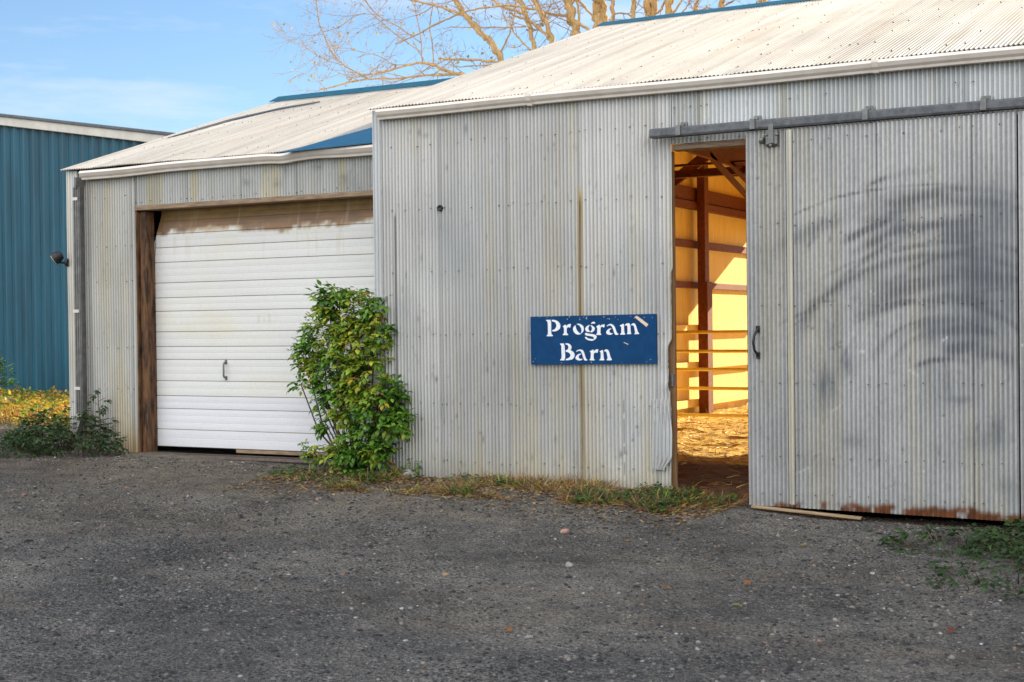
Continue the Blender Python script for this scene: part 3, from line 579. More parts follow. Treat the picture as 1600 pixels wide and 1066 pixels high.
mb.tube([(hx,DY-.004,hz+.075),(hx,DY-.035,hz+.07),(hx,DY-.04,hz+.05),(hx,DY-.04,hz-.05),(hx,DY-.035,hz-.07),(hx,DY-.004,hz-.075)],[.009]*6,8); mb.box(hx-.014,hx+.014,DY-.006,DY-.001,hz+.06,hz+.1); mb.box(hx-.014,hx+.014,DY-.006,DY-.001,hz-.1,hz-.06)
o=mb.build('handle',M['zinc']); o.parent=od; o.matrix_parent_inverse=od.matrix_world.inverted() if False else Matrix()
o.matrix_parent_inverse=Matrix.Translation(shed.location).inverted() if False else Matrix()
mb=MB(); mb.box(-9.09,-7.12,DY+.0,DY+.02,.272,.306); o=mb.build('bottom_rail',M['woodgrey']); o.parent=od
mb=MB(); pts=[(-10.02-.03*0,DY+.02,z) for z in (.3,1.0,2.0,2.3)]; 
mb.tube([(-10.118,DY-.01,.3),(-10.118,DY-.01,2.22),(-10.10,DY+.0,2.38),(-10.06,DY+.05,2.52),(-10.0,DY+.16,2.63),(-9.95,DY+.32,2.68)],.014,6); SK.part(mb,'door_guide',M['zinc'])

# ================================================================== BLUE METAL BUILDING behind
blue=thing('metal_building','blue green ribbed metal building with a pale sloping rake trim at far left','building',(-18,7,.5)); BK=Kit(blue)
def bz(x): return 4.52-(x+15.594)*.160
RB=.228
xs=[];dy=[]
x=-26.0
while x<-13.6:
    for fx,d in ((0,0),(.03,-.045),(.08,-.045),(.11,0),(.15,0),(.155,-.009),(.18,-.009),(.185,0)): xs.append(x+fx); dy.append(d)
    x+=RB
xs=np.array(xs); dy=np.array(dy); V=[];F=[]
V=np.concatenate([np.stack([xs,7+dy,np.full(len(xs),.2)],1),np.stack([xs,7+dy,bz(xs)],1)])
adopt(np_mesh('front_wall',V,grid_faces(2,len(xs)),M['bluewall']),blue)
mb=MB(); mb.beam((-26.1,6.94,bz(-26.1)+.0),(-13.5,6.94,bz(-13.5)+.0),.09,.15); BK.part(mb,'rake_trim',M['fascia'],bevel=.01)
mb=MB(); mb.beam((-26.1,6.93,bz(-26.1)+.1),(-13.5,6.93,bz(-13.5)+.1),.13,.05); BK.part(mb,'rake_cap',M['steel'],bevel=.006)
mb=MB(); mb.box(-13.62,-13.6,7.0,16,.2,bz(-13.6)); mb.box(-26,-13.6,15.98,16,.2,bz(-13.6)); mb.box(-26.02,-26,7.0,16,.2,bz(-26)); BK.part(mb,'side_wall',M['bluewall'])
mb=MB(); mb.add([(-26.1,6.9,bz(-26.1)+.08),(-13.5,6.9,bz(-13.5)+.08),(-13.5,16.1,bz(-13.5)+.08),(-26.1,16.1,bz(-26.1)+.08)],[(0,1,2,3)]); mb.add([(-26.1,6.9,bz(-26.1)+.04),(-13.5,6.9,bz(-13.5)+.04),(-13.5,16.1,bz(-13.5)+.04),(-26.1,16.1,bz(-26.1)+.04)],[(3,2,1,0)]); BK.part(mb,'roof',M['fascia'])

# ================================================================== SIGN
sgn=thing('sign','blue painted board with white words Program Barn hung on the corrugated wall','sign',(-4.935,-.03,1.37)); K2=Kit(sgn)
c4=[at(829,495,-.03),at(1025,490.5,-.03),at(1026.5,568.5,-.03),at(830,570,-.03)]
A_=lambda L:[(845+x/20,495+y/20) for x,y in L]; B_=lambda L:[(920+x/20,490+y/20) for x,y in L]; C_=lambda L:[(870+x/17.78,530+y/17.78) for x,y in L]
LET=[A_([(160,100),(320,95),(325,560),(380,580),(375,612),(175,612),(185,580),(225,560),(215,160),(165,120)]),
A_([(340,95),(430,100),(530,140),(600,220),(612,300),(590,380),(530,430),(450,460),(360,458),(350,425),(420,400),(470,350),(490,280),(470,210),(430,165),(340,142)]),
A_([(680,300),(780,240),(790,300),(850,240),(945,215),(915,350),(880,330),(850,320),(805,370),(810,520),(855,550),(850,578),(685,578),(690,545),(725,520),(720,340)]),
A_([(1080,260),(1020,320),(1000,400),(1030,480),(1090,540),(1170,565),(1250,545),(1250,520),(1200,510),(1140,450),(1100,370),(1085,290)]),
A_([(1100,235),(1170,215),(1250,235),(1320,290),(1345,370),(1330,460),(1270,525),(1255,500),(1275,430),(1250,340),(1200,270),(1140,240)]),
A_([(1525,252),(1440,290),(1385,360),(1390,420),(1440,475),(1540,482),(1490,400),(1485,340),(1520,280)]),
B_([(40,360),(120,390),(190,450),(180,520),(120,580),(60,592),(40,570),(90,520),(100,460),(80,410)]),
B_([(60,335),(90,280),(150,250),(205,290),(180,322),(120,312)]),
A_([(1370,550),(1400,500),(1480,530),(1600,540),(1700,565),(1745,610),(1740,660),(1690,720),(1650,700),(1660,650),(1600,615),(1500,600),(1420,590)]),
A_([(1370,650),(1410,620),(1460,675),(1560,695),(1645,706),(1680,724),(1600,758),(1500,742),(1420,705)]),
B_([(220,410),(340,340),(345,400),(400,350),(500,335),(475,450),(420,410),(365,430),(360,620),(390,650),(385,672),(230,672),(235,640),(260,620),(265,440)]),
B_([(560,390),(600,350),(670,320),(740,340),(800,400),(840,500),(870,600),(930,640),(900,670),(830,670),(790,600),(760,500),(720,410),(670,370),(610,375),(570,405)]),
B_([(720,470),(640,470),(570,520),(535,590),(560,640),(630,670),(710,660),(765,620),(690,620),(645,580),(640,530),(670,500)]),
B_([(960,380),(1050,330),(1095,320),(1105,600),(1135,635),(1130,662),(975,662),(985,635),(1015,600),(1015,410),(985,400)]),
B_([(1120,370),(1170,310),(1250,300),(1295,350),(1310,600),(1330,645),(1180,648),(1210,600),(1205,400),(1170,365),(1130,385)]),
B_([(1315,360),(1360,310),(1420,300),(1470,370),(1530,580),(1590,642),(1410,648),(1450,600),(1420,440),(1390,370),(1340,372)]),
C_([(85,125),(215,120),(235,592),(90,592),(95,565),(135,540),(125,170),(90,145)]),
C_([(240,120),(300,115),(370,145),(412,210),(400,270),(375,310),(450,345),(495,420),(490,490),(440,560),(340,585),(250,592),(245,555),(320,530),(375,480),(375,420),(330,370),(245,350),(245,320),(310,280),(325,220),(300,160),(240,150)]),
C_([(535,345),(580,300),(650,285),(720,305),(760,380),(790,480),(810,550),(850,575),(840,597),(770,597),(740,540),(710,440),(680,360),(640,325),(590,330),(550,355)]),
C_([(685,410),(620,405),(550,450),(512,520),(540,570),(610,600),(690,585),(720,545),(650,555),(610,520),(605,470),(640,440)]),
C_([(905,345),(1015,285),(1020,340),(1080,290),(1155,280),(1130,390),(1090,370),(1025,395),(1020,540),(1050,570),(1045,592),(905,592),(910,565),(940,540),(945,370)]),
C_([(1180,345),(1285,290),(1300,540),(1320,570),(1315,592),(1180,592),(1185,565),(1220,540),(1220,370)]),
C_([(1315,320),(1350,285),(1410,290),(1450,340),(1490,500),(1530,570),(1520,592),(1390,592),(1385,565),(1415,540),(1390,400),(1360,340),(1325,345)])]
def flat(mb,poly,y0,y1,rnd=True):
    if rnd:
        q=[]
        for i in range(len(poly)):
            a=np.array(poly[i]);b=np.array(poly[(i+1)%len(poly)]); q+=[a*.82+b*.18,a*.18+b*.82]
        poly=q
    pts=[at(a,b,y0) for a,b in poly]; n=len(pts)
    ar=sum(pts[i][0]*pts[(i+1)%n][2]-pts[(i+1)%n][0]*pts[i][2] for i in range(n))
    if ar<0: pts=pts[::-1]
    mb.add([(p[0],y0,p[2]) for p in pts]+[(p[0],y1,p[2]) for p in pts],[list(range(n)),list(range(n,2*n))[::-1]]+[[(i+1)%n,i,n+i,n+(i+1)%n] for i in range(n)])
mb=MB()
for L in LET: flat(mb,L,-.0365,-.0335)
K2.part(mb,'lettering',M['signwhite'])
mb=MB(); flat(mb,[(991,495.5),(995,493.5),(1013,507),(1010,511)],-.0375,-.0335,False); K2.part(mb,'tape',M['tape'])
mb=MB(); mb.add([(p[0],-.034,p[2]) for p in c4]+[(p[0],-.016,p[2]) for p in c4],[(0,3,2,1),(4,5,6,7),(0,1,5,4),(1,2,6,5),(2,3,7,6),(3,0,4,7)])
def fleck(poly):
    n0=len(mb.f); flat(mb,poly,-.0362,-.0335,False)
    for q in range(n0,len(mb.f)): mb.m[q]=1
fleck([(974,535.3),(975,534.8),(982,538),(981,538.9)])
for i in range(60):
    x,y=RS.uniform(832,1023),RS.choice([RS.uniform(494,500),RS.uniform(558,568),RS.uniform(496,566)]); q=RS.uniform(.3,.8)
    if 848<x<1003 and 500<y<566: continue
    fleck([(x-q,y),(x,y-q),(x+q*1.2,y+.2),(x,y+q)])
K2.part(mb,'board',[M['signblue'],M['tape']])

# ================================================================== FLOODLIGHT
fl=thing('floodlight','small black floodlight on the left corner of the shed','light',(-11.17,.4,2.25)); FK=Kit(fl)
a0=np.array([-11.165,.385,2.21]); h0=np.array([-11.235,.33,2.275]); dn=np.array([-.55,-.45,-.5]); dn/=np.linalg.norm(dn)
mb=MB(); mb.lathe(a0+np.array([0.02,.0,0]),(-1,-.3,.0),[(0,.042),(.02,.042),(.035,.03)],14); mb.tube([a0,a0+np.array([-.06,-.04,.0]),h0-dn*.03],[.014,.013,.016],8); FK.part(mb,'mount',M['black'])
mb=MB(); mb.lathe(h0-dn*.05,dn,[(0,.02),(.01,.045),(.05,.06),(.10,.066),(.105,.06)],16); FK.part(mb,'lamp_head',M['black'])
mb=MB(); mb.lathe(h0+dn*.054,dn,[(0,.055),(.008,.05),(.012,.02)],16); FK.part(mb,'lens',M['lens'])

# ================================================================== GATE in the barn
gt=thing('metal_gate','tubular metal stock gate with five rails standing inside the barn','gate',(-5.9,6.3,.1)); GK=Kit(gt)
for py in (519,549,577.5,607,649):
    zz=at(1110,py,6.3)[2]; mb=MB(); mb.tube([(-6.85,6.3,zz),(-4.4,6.3,zz)],.022,10); GK.part(mb,'rail',M['gatep'],smooth=True)
for xx in (-6.86,-4.39):
    mb=MB(); mb.tube([(xx,6.3,.12),(xx,6.3,at(1110,519,6.3)[2]+.04)],.03,10); GK.part(mb,'upright',M['gatep'],smooth=True)

# ================================================================== GROUND
def zg(x,y):
    x=np.asarray(x,float); y=np.asarray(y,float)
    pw=np.interp(x,[-40,-20,-14,-11.5,-10.2,-9,-8,-7,-5.5,-4.5,-3.8,-3.0,-1.6,6],[.42,.38,.34,.29,.255,.22,.2,.19,.185,.16,.085,.03,.02,0])
    ba=np.interp(x,[-40,-20,-12,-8,-4,6],[.45,.3,.12,.04,0,-.03])
    t=sstep(-3.6,.1,y); z=ba+(pw-ba)*t
    z=z+.035*(fbm(x*.8,y*.8,51,4)-.5)+.02*(fbm(x*3,y*3,52,3)-.5)*sstep(14,8,np.abs(x+5))
    dep=-.03*np.exp(-((y+2.3-.1*x*.0)/.35)**2)*sstep(-9,-7,x)+.02*np.exp(-((y+.75)/.45)**2)*sstep(-8.5,-7,x)*sstep(-3.4,-4.4,x)
    z=z+dep
    z=z-.4*sstep(.22,.6,y)*sstep(10.3,9.9,y)*(x>-6.9)*(x<5.1)
    return z
def axis(a,b,c,d,f):
    l=[a-g for g in np.cumsum(np.geomspace(f*2,60,34))][::-1]; r=[b+g for g in np.cumsum(np.geomspace(f*2,60,34))]
    return np.array(l+list(np.arange(a,b+f/2,f))+r)
gx=axis(-13,1.5,0,0,.05); gy=axis(-8.6,1.2,0,0,.05)
X,Y=np.meshgrid(gx,gy); Z=zg(X,Y)+.012*(fbm(X*9,Y*9,53,3)-.5)
dirt=np.clip(sstep(-2.0,-.3,Y+.8*(fbm(X*1.1,Y*1.3,60,3)-.5))*sstep(-3.4,-5,X)+1.2*np.exp(-((X+9.0)/2.6)**2-((Y+.4)/1.3)**2)+sstep(-12,-14,X)+sstep(2.5,5,Y),0,1)*.95
rut=np.exp(-((Y+2.5+.25*np.sin(X*.45))/.28)**2)+np.exp(-((Y+4.1+.25*np.sin(X*.45+.1))/.3)**2); dirt=np.maximum(dirt,.75*rut*sstep(.3,.6,fbm(X*.8,Y*2.2,63,4))); dirt=np.maximum(dirt,.75*sstep(.5,.66,fbm(X*.55,Y*.8,62,4)))
Cg=np.stack([dirt,sstep(10.5,11.5,Y)*(X>-14),dirt*0],-1).reshape(-1,3)  # green: unseen pale ground behind the barn, added to bounce light inside
g=np_mesh('ground',np.stack([X,Y,Z],-1).reshape(-1,3),grid_faces(len(gy),len(gx)),M['ground'],smooth=True,cols=Cg); tag(g,'dark gravelly yard ground in front of the buildings','ground',None,'structure')
# barn floor
fx=np.linspace(XL+.1,XR-.1,150); fy=np.linspace(.15,YB+3,150); X,Y=np.meshgrid(fx,fy)
Z=.15+.10*(fbm(X*1.3,Y*1.7,71,4)-.5)+.07*(fbm(X*5,Y*6,72,3)-.5)-.05+.12*sstep(3.2,6.5,Y)+.0*X+.05*sstep(-3,-6,X)
f=np_mesh('dirt_floor',np.stack([X,Y,Z],-1).reshape(-1,3),grid_faces(150,150),M['floor'],smooth=True,cols=np.repeat(sstep(2.3,3.6,Y+1.2*(fbm(X*1.5,Y*2,74,4)-.5))[...,None],3,-1).reshape(-1,3)); tag(f,'rough manure and straw floor inside the barn','floor',None,'structure')  # mask darkens the front dirt where the sun patch ends: painted shade
FZ=lambda x,y: float(.15+.10*(fbm(np.array(x*1.3),np.array(y*1.7),71,4)-.5)+.07*(fbm(np.array(x*5.),np.array(y*6.),72,3)-.5)-.05+.12*sstep(3.2,6.5,y)+.05*sstep(-3,-6,x))

# gravel stones (uncountable)
ICO_V=[];bm=bmesh.new(); bmesh.ops.create_icosphere(bm,subdivisions=1,radius=1); IV=np.array([v.co[:] for v in bm.verts]); IF=np.array([[v.index for v in q.verts] for q in bm.faces]); bm.free()
n=52000; px_=RS.uniform(-11.5,1.2,n); py_=-np.abs(RS.beta(1.1,1.6,n))*7.6+.2
keep=(fbm(px_*.9,py_*.9,80,4)+RS.uniform(-.3,.3,n))>.42; keep&=~((px_>-4.2)&(py_>-.15)&(px_<-3.6)); px_=px_[keep];py_=py_[keep]; n=len(px_)
keep=(px_+10.5)>-(0+0)*1; s=np.exp(RS.normal(math.log(.0066),.42,n)); s=np.clip(s,.003,.02)
ang=RS.uniform(0,2*PI,n); sx=s*RS.uniform(.8,1.5,n); sy=s*RS.uniform(.7,1.1,n); sz=s*RS.uniform(.4,.8,n)
jit=1+RS.uniform(-.28,.28,(n,len(IV),3)); P=IV[None]*jit*np.stack([sx,sy,sz],1)[:,None,:]
ca,sa=np.cos(ang)[:,None],np.sin(ang)[:,None]; PX=P[...,0]*ca-P[...,1]*sa; PY=P[...,0]*sa+P[...,1]*ca
V=np.stack([PX+px_[:,None],PY+py_[:,None],P[...,2]+(zg(px_,py_)+.012*(fbm(px_*9,py_*9,53,3)-.5)+sz*.05)[:,None]],-1).reshape(-1,3)
Fq=(IF[None]+(np.arange(n)*len(IV))[:,None,None]).reshape(-1,3)
pal=np.array([[.016,.016,.018],[.09,.087,.083],[.03,.03,.033],[.13,.125,.118],[.18,.165,.145],[.27,.26,.245],[.36,.35,.33],[.22,.13,.09],[.02,.02,.022]]); pi=RS.choice(len(pal),n,p=[.32,.16,.12,.14,.09,.018,.002,.022,.128])
tag(np_mesh('gravel',V,Fq,M['peb'],cols=np.repeat(pal[pi]*1.25*RS.uniform(.8,1.2,(n,1)),len(IV),0)),'loose small stones scattered over the yard','gravel',None,'stuff')

# ------------------------------------------------------------------ foliage builders
class Leaves:
    def __init__(s): s.V=[];s.C=[];s.F=[];s.n=0
    def leaf(s,p,d,up,L,w,col,fold=.25,droop=.2):
        d=np.array(d,float); d/=np.linalg.norm(d)+1e-9; r=np.cross(d,up); nr=np.linalg.norm(r)
        r=r/nr if nr>1e-6 else np.array([1.,0,0]); u=np.cross(r,d); p=np.array(p,float)
        a=p; b=p+d*L*.45+u*L*fold*.35; c=p+d*L-u*L*droop
        l=p+d*L*.4+r*w/2; q=p+d*L*.4-r*w/2; l2=p+d*L*.72+r*w*.33-u*L*droop*.4; q2=p+d*L*.72-r*w*.33-u*L*droop*.4; m2=p+d*L*.75+u*L*(fold*.2-droop*.4)
        s.V+=[a,l,l2,c,q2,q,b,m2]; k=s.n; s.F+=[(k,k+1,k+2,k+6),(k+6,k+2,k+3,k+7),(k,k+6,k+4,k+5),(k+6,k+7,k+3,k+4)]; s.n+=8
        s.C+=[col]*8
    def blade(s,p,d,L,w,col,bend=.3):
        p=np.array(p,float); d=np.array(d,float); d/=np.linalg.norm(d); r=np.cross(d,RS.normal(size=3)); r/=np.linalg.norm(r)+1e-9
        g=np.array([0,0,-1.])
        P=[p,p+d*L*.5+g*L*bend*.2,p+d*L+g*L*bend]
        s.V+=[P[0]-r*w/2,P[0]+r*w/2,P[1]+r*w*.4,P[1]-r*w*.4,P[2]+r*w*.12,P[2]-r*w*.12]; k=s.n
        s.F+=[(k,k+1,k+2,k+3),(k+3,k+2,k+4,k+5)]; s.C+=[col]*6; s.n+=6
    def stems(s,mb,col=(.1,.065,.035)):
        k=s.n; s.V+=[np.array(v) for v in mb.v]; s.n+=len(mb.v); s.C+=[np.array(col)]*len(mb.v); s.F+=[tuple(k+i for i in f) for f in mb.f if len(f)==4]
    def build(s,name,mat):
        return np_mesh(name,np.array(s.V),np.array(s.F),mat,cols=np.array(s.C))
def rcol(pal,j=.25):
    c=np.array(pal[RS.randint(len(pal))]); return c*RS.uniform(1-j,1+j)
GREEN=[(.11,.26,.022),(.17,.33,.03),(.05,.14,.018),(.2,.36,.035),(.075,.2,.02)]; LIME=[(.26,.36,.03),(.4,.41,.035),(.2,.32,.035)]; DRY=[(.2,.12,.06),(.27,.17,.085),(.14,.08,.04),(.32,.22,.12)]; AUT=[(.6,.32,.04),(.68,.45,.06),(.45,.19,.04),(.42,.4,.05)]
UP=np.array([0,0,1.])
def rdir(): 
    v=RS.normal(size=3); return v/np.linalg.norm(v)
def compound(lv,p,d,pal,size,n=5):
    """a box-elder style compound leaf: terminal leaflet and side pairs"""
    d=np.array(d,float); d[2]-=.25; d/=np.linalg.norm(d); sd=np.cross(d,UP); sd/=np.linalg.norm(sd)+1e-9
    for i in range(n):
        if i==0: q,dd=p+d*size*1.0,d
        else:
            k=(i+1)//2; sg=1 if i%2 else -1; q=p+d*size*(1.0-.42*k); dd=d*.5+sd*sg*.9+rdir()*.2
        c=rcol(pal,.28); lv.leaf(q,dd+rdir()*.15,UP+rdir()*.35,size*RS.uniform(.75,1.1),size*RS.uniform(.5,.72),c,RS.uniform(.1,.35),RS.uniform(.05,.5))

# ================================================================== BUSH at the barn corner
bush=thing('shrub','leafy green shrub with yellowing leaves at the barn corner before the white door','shrub',(-7.3,-.1,.2)); BK2=Kit(bush)
CL=[(545,488,40,.15,60),(512,470,18,.1,22),(530,458,12,.1,8),(590,478,20,.0,24),(505,530,34,.15,45),(478,545,17,.12,14),(560,535,42,.05,70),(590,520,22,-.05,26),(520,585,36,.1,55),(572,585,40,-.05,70),(548,628,34,.0,50),(592,635,34,-.15,55),(622,660,19,-.2,26),(565,688,30,-.1,46),(530,706,20,-.1,22),(490,706,12,-.08,8),(592,703,20,-.2,26),(508,660,13,.05,7),(500,625,12,.1,7),(610,610,20,-.15,20),(550,716,22,-.2,22),(480,570,14,.1,8),(470,600,7,.1,3)]
lv=Leaves(); mb=MB(); base=np.array([-7.28,-.02,.15])
for px,py,r,yo,cnt in CL:
    c=at(px,py,yo); rr=r*.0059; lime=vn(np.array(px*.021),np.array(py*.021),5)>.63 or (515<px<575 and 560<py<600) and False
    # stems
    mid=base*.45+c*.55+np.array([RS.uniform(-.08,.08),RS.uniform(-.05,.05),-.05]); mb.tube([base+rdir()*np.array([.06,.05,0]),mid,c,c+rdir()*rr*.6],[.012,.008,.005,.002],5)
    for i in range(int(cnt*(3.3 if py<640 else 2.5))):
        v=rdir(); v*=RS.uniform(.35,1.0)**.5; p=c+v*rr*np.array([1,.8,1.0]); dd=v*np.array([1,1,.4])+np.array([0,-.25,-.1])+rdir()*.6
        t=fbm(np.array(p[0]*5+3),np.array(p[2]*5),9,2); pal=LIME if t>.5 and RS.rand()<.75 else GREEN
        if RS.rand()<.03: pal=DRY+AUT
        if i%9==0: mb.tube([c+v*rr*.2,p],[.003,.0015],4)
        compound(lv,p,dd,pal,RS.uniform(.032,.08),RS.choice([3,5,5]))
for px,py,n in ((520,452,9),(516,462,9),(505,472,9),(530,470,9),(470,538,8),(466,550,7),(464,565,6),(470,580,6),(476,520,7),(484,512,7),(500,660,6),(505,675,6),(478,700,8),(470,694,5),(548,457,6),(595,458,8),(585,462,8),(486,500,5),(630,648,7),(636,662,6),(500,600,5),(497,612,5),(575,463,7),(560,461,7)):
    for i in range(n): 
        p=at(px+RS.normal()*4,py+RS.normal()*4,RS.uniform(-.05,.15)); compound(lv,p,rdir()+np.array([0,-.2,0]),GREEN if RS.rand()<.75 else LIME,RS.uniform(.028,.04),3)
lv.stems(mb); adopt(lv.build('foliage',M['leaf']),bush); mb=MB(); mb.tube([base-np.array([0,0,.1]),base+np.array([-.03,0,.35]),base+np.array([-.13,.02,.8]),base+np.array([-.22,.03,1.25])],[.022,.018,.012,.006],8); BK2.part(mb,'stem',M['stem'])

# ================================================================== WEEDS
def weed(name,label,cat,c,R,H,n,pal,size,group=None,squash=.6,dry=0.):
    c=np.array(c,float); t=thing(name,label,cat,c,group); lv=Leaves(); mb=MB()
    for i in range(n):
        a=RS.uniform(0,2*PI); q=math.sqrt(RS.rand()); h=H*(1-q*q*.75)*RS.uniform(.25,1.0)
        p=c+np.array([math.cos(a)*q*R,math.sin(a)*q*R*squash,0]); p[2]=float(zg(p[0],p[1])); 
        tip=p+np.array([math.cos(a)*.15*R,math.sin(a)*.1*R,h])
        if i%5==0: mb.tube([p-np.array([0,0,.02]),(p+tip)/2+rdir()*.01,tip],[.004,.003,.0015],4)
        if RS.rand()<dry: lv.blade(p,np.array([math.cos(a)*.6,math.sin(a)*.6,.8]),h*1.2+.06,.004,rcol(DRY),.3)
        else: compound(lv,tip,np.array([math.cos(a),math.sin(a),.2])+rdir()*.5,pal,size*RS.uniform(.7,1.2),3)
    lv.stems(mb); adopt(lv.build('foliage',M['leaf']),t)
    return t
def gz1(x,y): return (x,y,float(zg(x,y)))
DG=[(.02,.055,.012),(.028,.07,.014),(.035,.08,.016),(.05,.09,.02)]
weed('weed_clump','dense dark green weed clump around the foot of the shed downspout','weed',gz1(-10.85,.0),.55,.5,420,DG,.06)
weed('weed_clump','low dark green weed mat spreading out left of the pale stone','weed',gz1(-11.35,-.3),.5,.16,200,DG,.05)
weed('weed_clump','bushy green weed at the left edge of the shed corner','weed',gz1(-11.45,.2),.35,.42,200,DG+LIME[:1],.05)
tw=thing('tall_weed','single tall leafy weed standing against the shed wall by the downspout','weed',gz1(-10.62,.25)); lv=Leaves(); mb=MB()
b=np.array(gz1(-10.62,.25)); mb.tube([b,b+np.array([.02,0,.3]),b+np.array([.0,-.01,.62])],[.008,.006,.003],6)
for i in range(11):
    h=.18+.42*i/10; a=i*2.4; r=.16*(1-i/14); p=b+np.array([.01,0,h]); e=p+np.array([math.cos(a)*r,math.sin(a)*r*.7,.03]); mb.tube([p,e],[.003,.002],4)
    for q in range(4): compound(lv,e+rdir()*.02,np.array([math.cos(a),math.sin(a)-.2,-.2])+rdir()*.4,DG,.045,3)
adopt(lv.build('foliage',M['leaf']),tw); adopt(mb.build('stem',M['stem']),tw)
weed('small_weed','small green weed sprouting behind the grey rock at the wall','weed',gz1(-6.68,-.06),.09,.2,40,GREEN,.035)
weed('small_weed','little green seedling at the foot of the barn corner','weed',gz1(-6.93,-.12),.08,.13,35,DG,.035)
weed('weed_clump','dark weeds with broad leaves in front of the second door at right','weed',gz1(-1.85,-1.0),.4,.14,150,DG,.055,None,.8,.25)
weed('weed_clump','tallest dark weed tangle at the right edge of the yard','weed',gz1(-1.2,-.95),.5,.24,320,DG,.055,None,1.0,.25)
weed('weed_clump','sparse dark weeds nearest the camera at right edge','weed',gz1(-1.35,-1.9),.45,.12,130,DG,.05,None,.9,.3)
# strip of mixed weeds and dead grass along the barn wall
lv=Leaves()
def strip(n,xr,yr,gfun):
    for i in range(n):
        x=RS.uniform(*xr); y=RS.uniform(*yr)
        den=fbm(np.array(x*2.2),np.array(y*3.),91,3); 
        if den<.36+.16*RS.rand()+.22*max(0,-y-.5): continue
        z=float(zg(x,y)); p=np.array([x,y,z]); gr=gfun(x,y)
        if RS.rand()<gr:
            compound(lv,p+np.array([0,0,RS.uniform(.01,.06)]),rdir()*np.array([1,1,.3])+np.array([0,0,.4]),[(.05,.13,.015),(.07,.16,.02)] if RS.rand()<.5 else DG,RS.uniform(.022,.042),3)
        else:
            for q in range(3): lv.blade(p+rdir()*.03*np.array([1,1,0]),rdir()*np.array([1,1,.5])+np.array([0,0,.25]),RS.uniform(.05,.15),RS.uniform(.004,.009),rcol(DRY if RS.rand()<.75 else AUT[2:],.35),.15)
strip(16000,(-6.9,-3.95),(-.95,-.04),lambda x,y:float(np.clip(.04+1.4*(fbm(np.array(x*1.6+9),np.array(y*2.),95,3)-.5)+.22*(x<-6)+.12*(x>-4.5),0.03,.8)))
strip(900,(-7.9,-6.6),(-1.0,-.1),lambda x,y:.6)
strip(700,(-4.25,-3.7),(-.4,.1),lambda x,y:.35)
for i in range(4200):
    x=RS.uniform(-7.9,-3.7); y=-abs(RS.normal())*.5-.03; p=np.array([x,y,float(zg(x,y))+.01]); lv.leaf(p,rdir()*np.array([1,1,.15]),UP+rdir()*.3,RS.uniform(.025,.055),RS.uniform(.018,.034),rcol([(.2,.12,.06),(.3,.2,.1),(.13,.08,.045),(.38,.26,.09)]),.2,.2)
tag(lv.build('grass_and_weeds',M['dry']),'strip of low green weeds and dead grass along the barn wall','grass',None,'stuff')
# sunlit overgrowth between shed and blue building
lv=Leaves()
for i in range(15000):
    x=RS.uniform(-20.5,-11.6); y=RS.uniform(1.2,6.7)
    if y<1.2+.9*abs(fbm(np.array(x*.8),np.array(3.),97,2)) : continue
    z=float(zg(x,y)); h=(.06+.42*fbm(np.array(x*.9),np.array(y*.9),98,3)**1.6)*RS.uniform(.2,1.05)*float(sstep(8.5,4,y))
    p=np.array([x,y,z+h]); t=RS.rand()
    if t<.55: compound(lv,p,rdir()+np.array([0,-.3,.1]),AUT+AUT+AUT+LIME,RS.uniform(.05,.08),3)
    elif t<.70: compound(lv,p,rdir()+np.array([0,-.3,.1]),GREEN+LIME,RS.uniform(.05,.085),3)
    else: lv.blade(np.array([x,y,z]),rdir()*.4+np.array([0,0,1]),h+.14,.009,rcol(DRY+AUT),.25)
tag(lv.build('undergrowth',M['leaf']),'sunlit yellow and orange undergrowth between the shed and the blue building','undergrowth',None,'stuff')
def big_shrub(label,c,R,H,n):
    t=thing('shrub',label,'shrub',c); lv=Leaves(); mb=MB(); c=np.array(c)
    for i in range(n):
        v=rdir(); v[2]=abs(v[2]); p=c+v*np.array([R,R*.8,H])*RS.uniform(.4,1)**.6; compound(lv,p,v+rdir()*.6,GREEN+LIME,RS.uniform(.05,.08),3)
        if i%14==0: mb.tube([c+np.array([0,0,-.05]),c*.5+p*.5,p],[.02,.012,.004],5)
    lv.stems(mb); adopt(lv.build('foliage',M['leaf']),t)
big_shrub('green shrub at the far left edge before the blue building',gz1(-17.9,5.0),.75,.95,420)
mb=MB(); a=np.array(gz1(-15.9,3.5)); mb.beam(a+np.array([-.6,.2,.26]),a+np.array([.55,-.15,.2]),.2,.05); tag(mb.build('old_board',M['plank'],bevel=.008),'pale old board lying in the sunlit undergrowth','board')

# ================================================================== small things on the ground
def stone(label,c,r,mat,seed,fl=.7):
    bm=bmesh.new(); bmesh.ops.create_icosphere(bm,subdivisions=3,radius=1)
    rs=np.random.RandomState(seed); off=rs.uniform(0,9,3); cuts=[(rs.normal(size=3),rs.uniform(.6,.9)) for _ in range(9)]
    for v in bm.verts:
        p=np.array(v.co)
        for nrm,dd in cuts:
            nn=nrm/np.linalg.norm(nrm); e=p@nn-dd
            if e>0: p=p-nn*e*.85
        p*=1+.14*(float(fbm(np.array(p[0]*2+off[0]),np.array(p[1]*2+p[2]*1.7),seed,3))-.5)
        v.co=p*np.array([r*1.25,r*.95,r*fl])
    me=bpy.data.meshes.new('stone'); bm.to_mesh(me); bm.free(); o=link('stone',me,mat,None,True); o.location=(c[0],c[1],c[2]+r*fl*.45); o.rotation_euler=(0,0,rs.uniform(0,6)); return tag(o,label,'stone','loose stones on the yard')
def pg(px,py,z0=.1):
    p=at(px,py,z0,2)
    for i in range(4): p=at(px,py,float(zg(p[0],p[1])),2)
    return (p[0],p[1],float(zg(p[0],p[1])))
stone('pale angular stone at the edge of the dark weeds by the shed',pg(60,703),.1,M['stone'],3,.75)
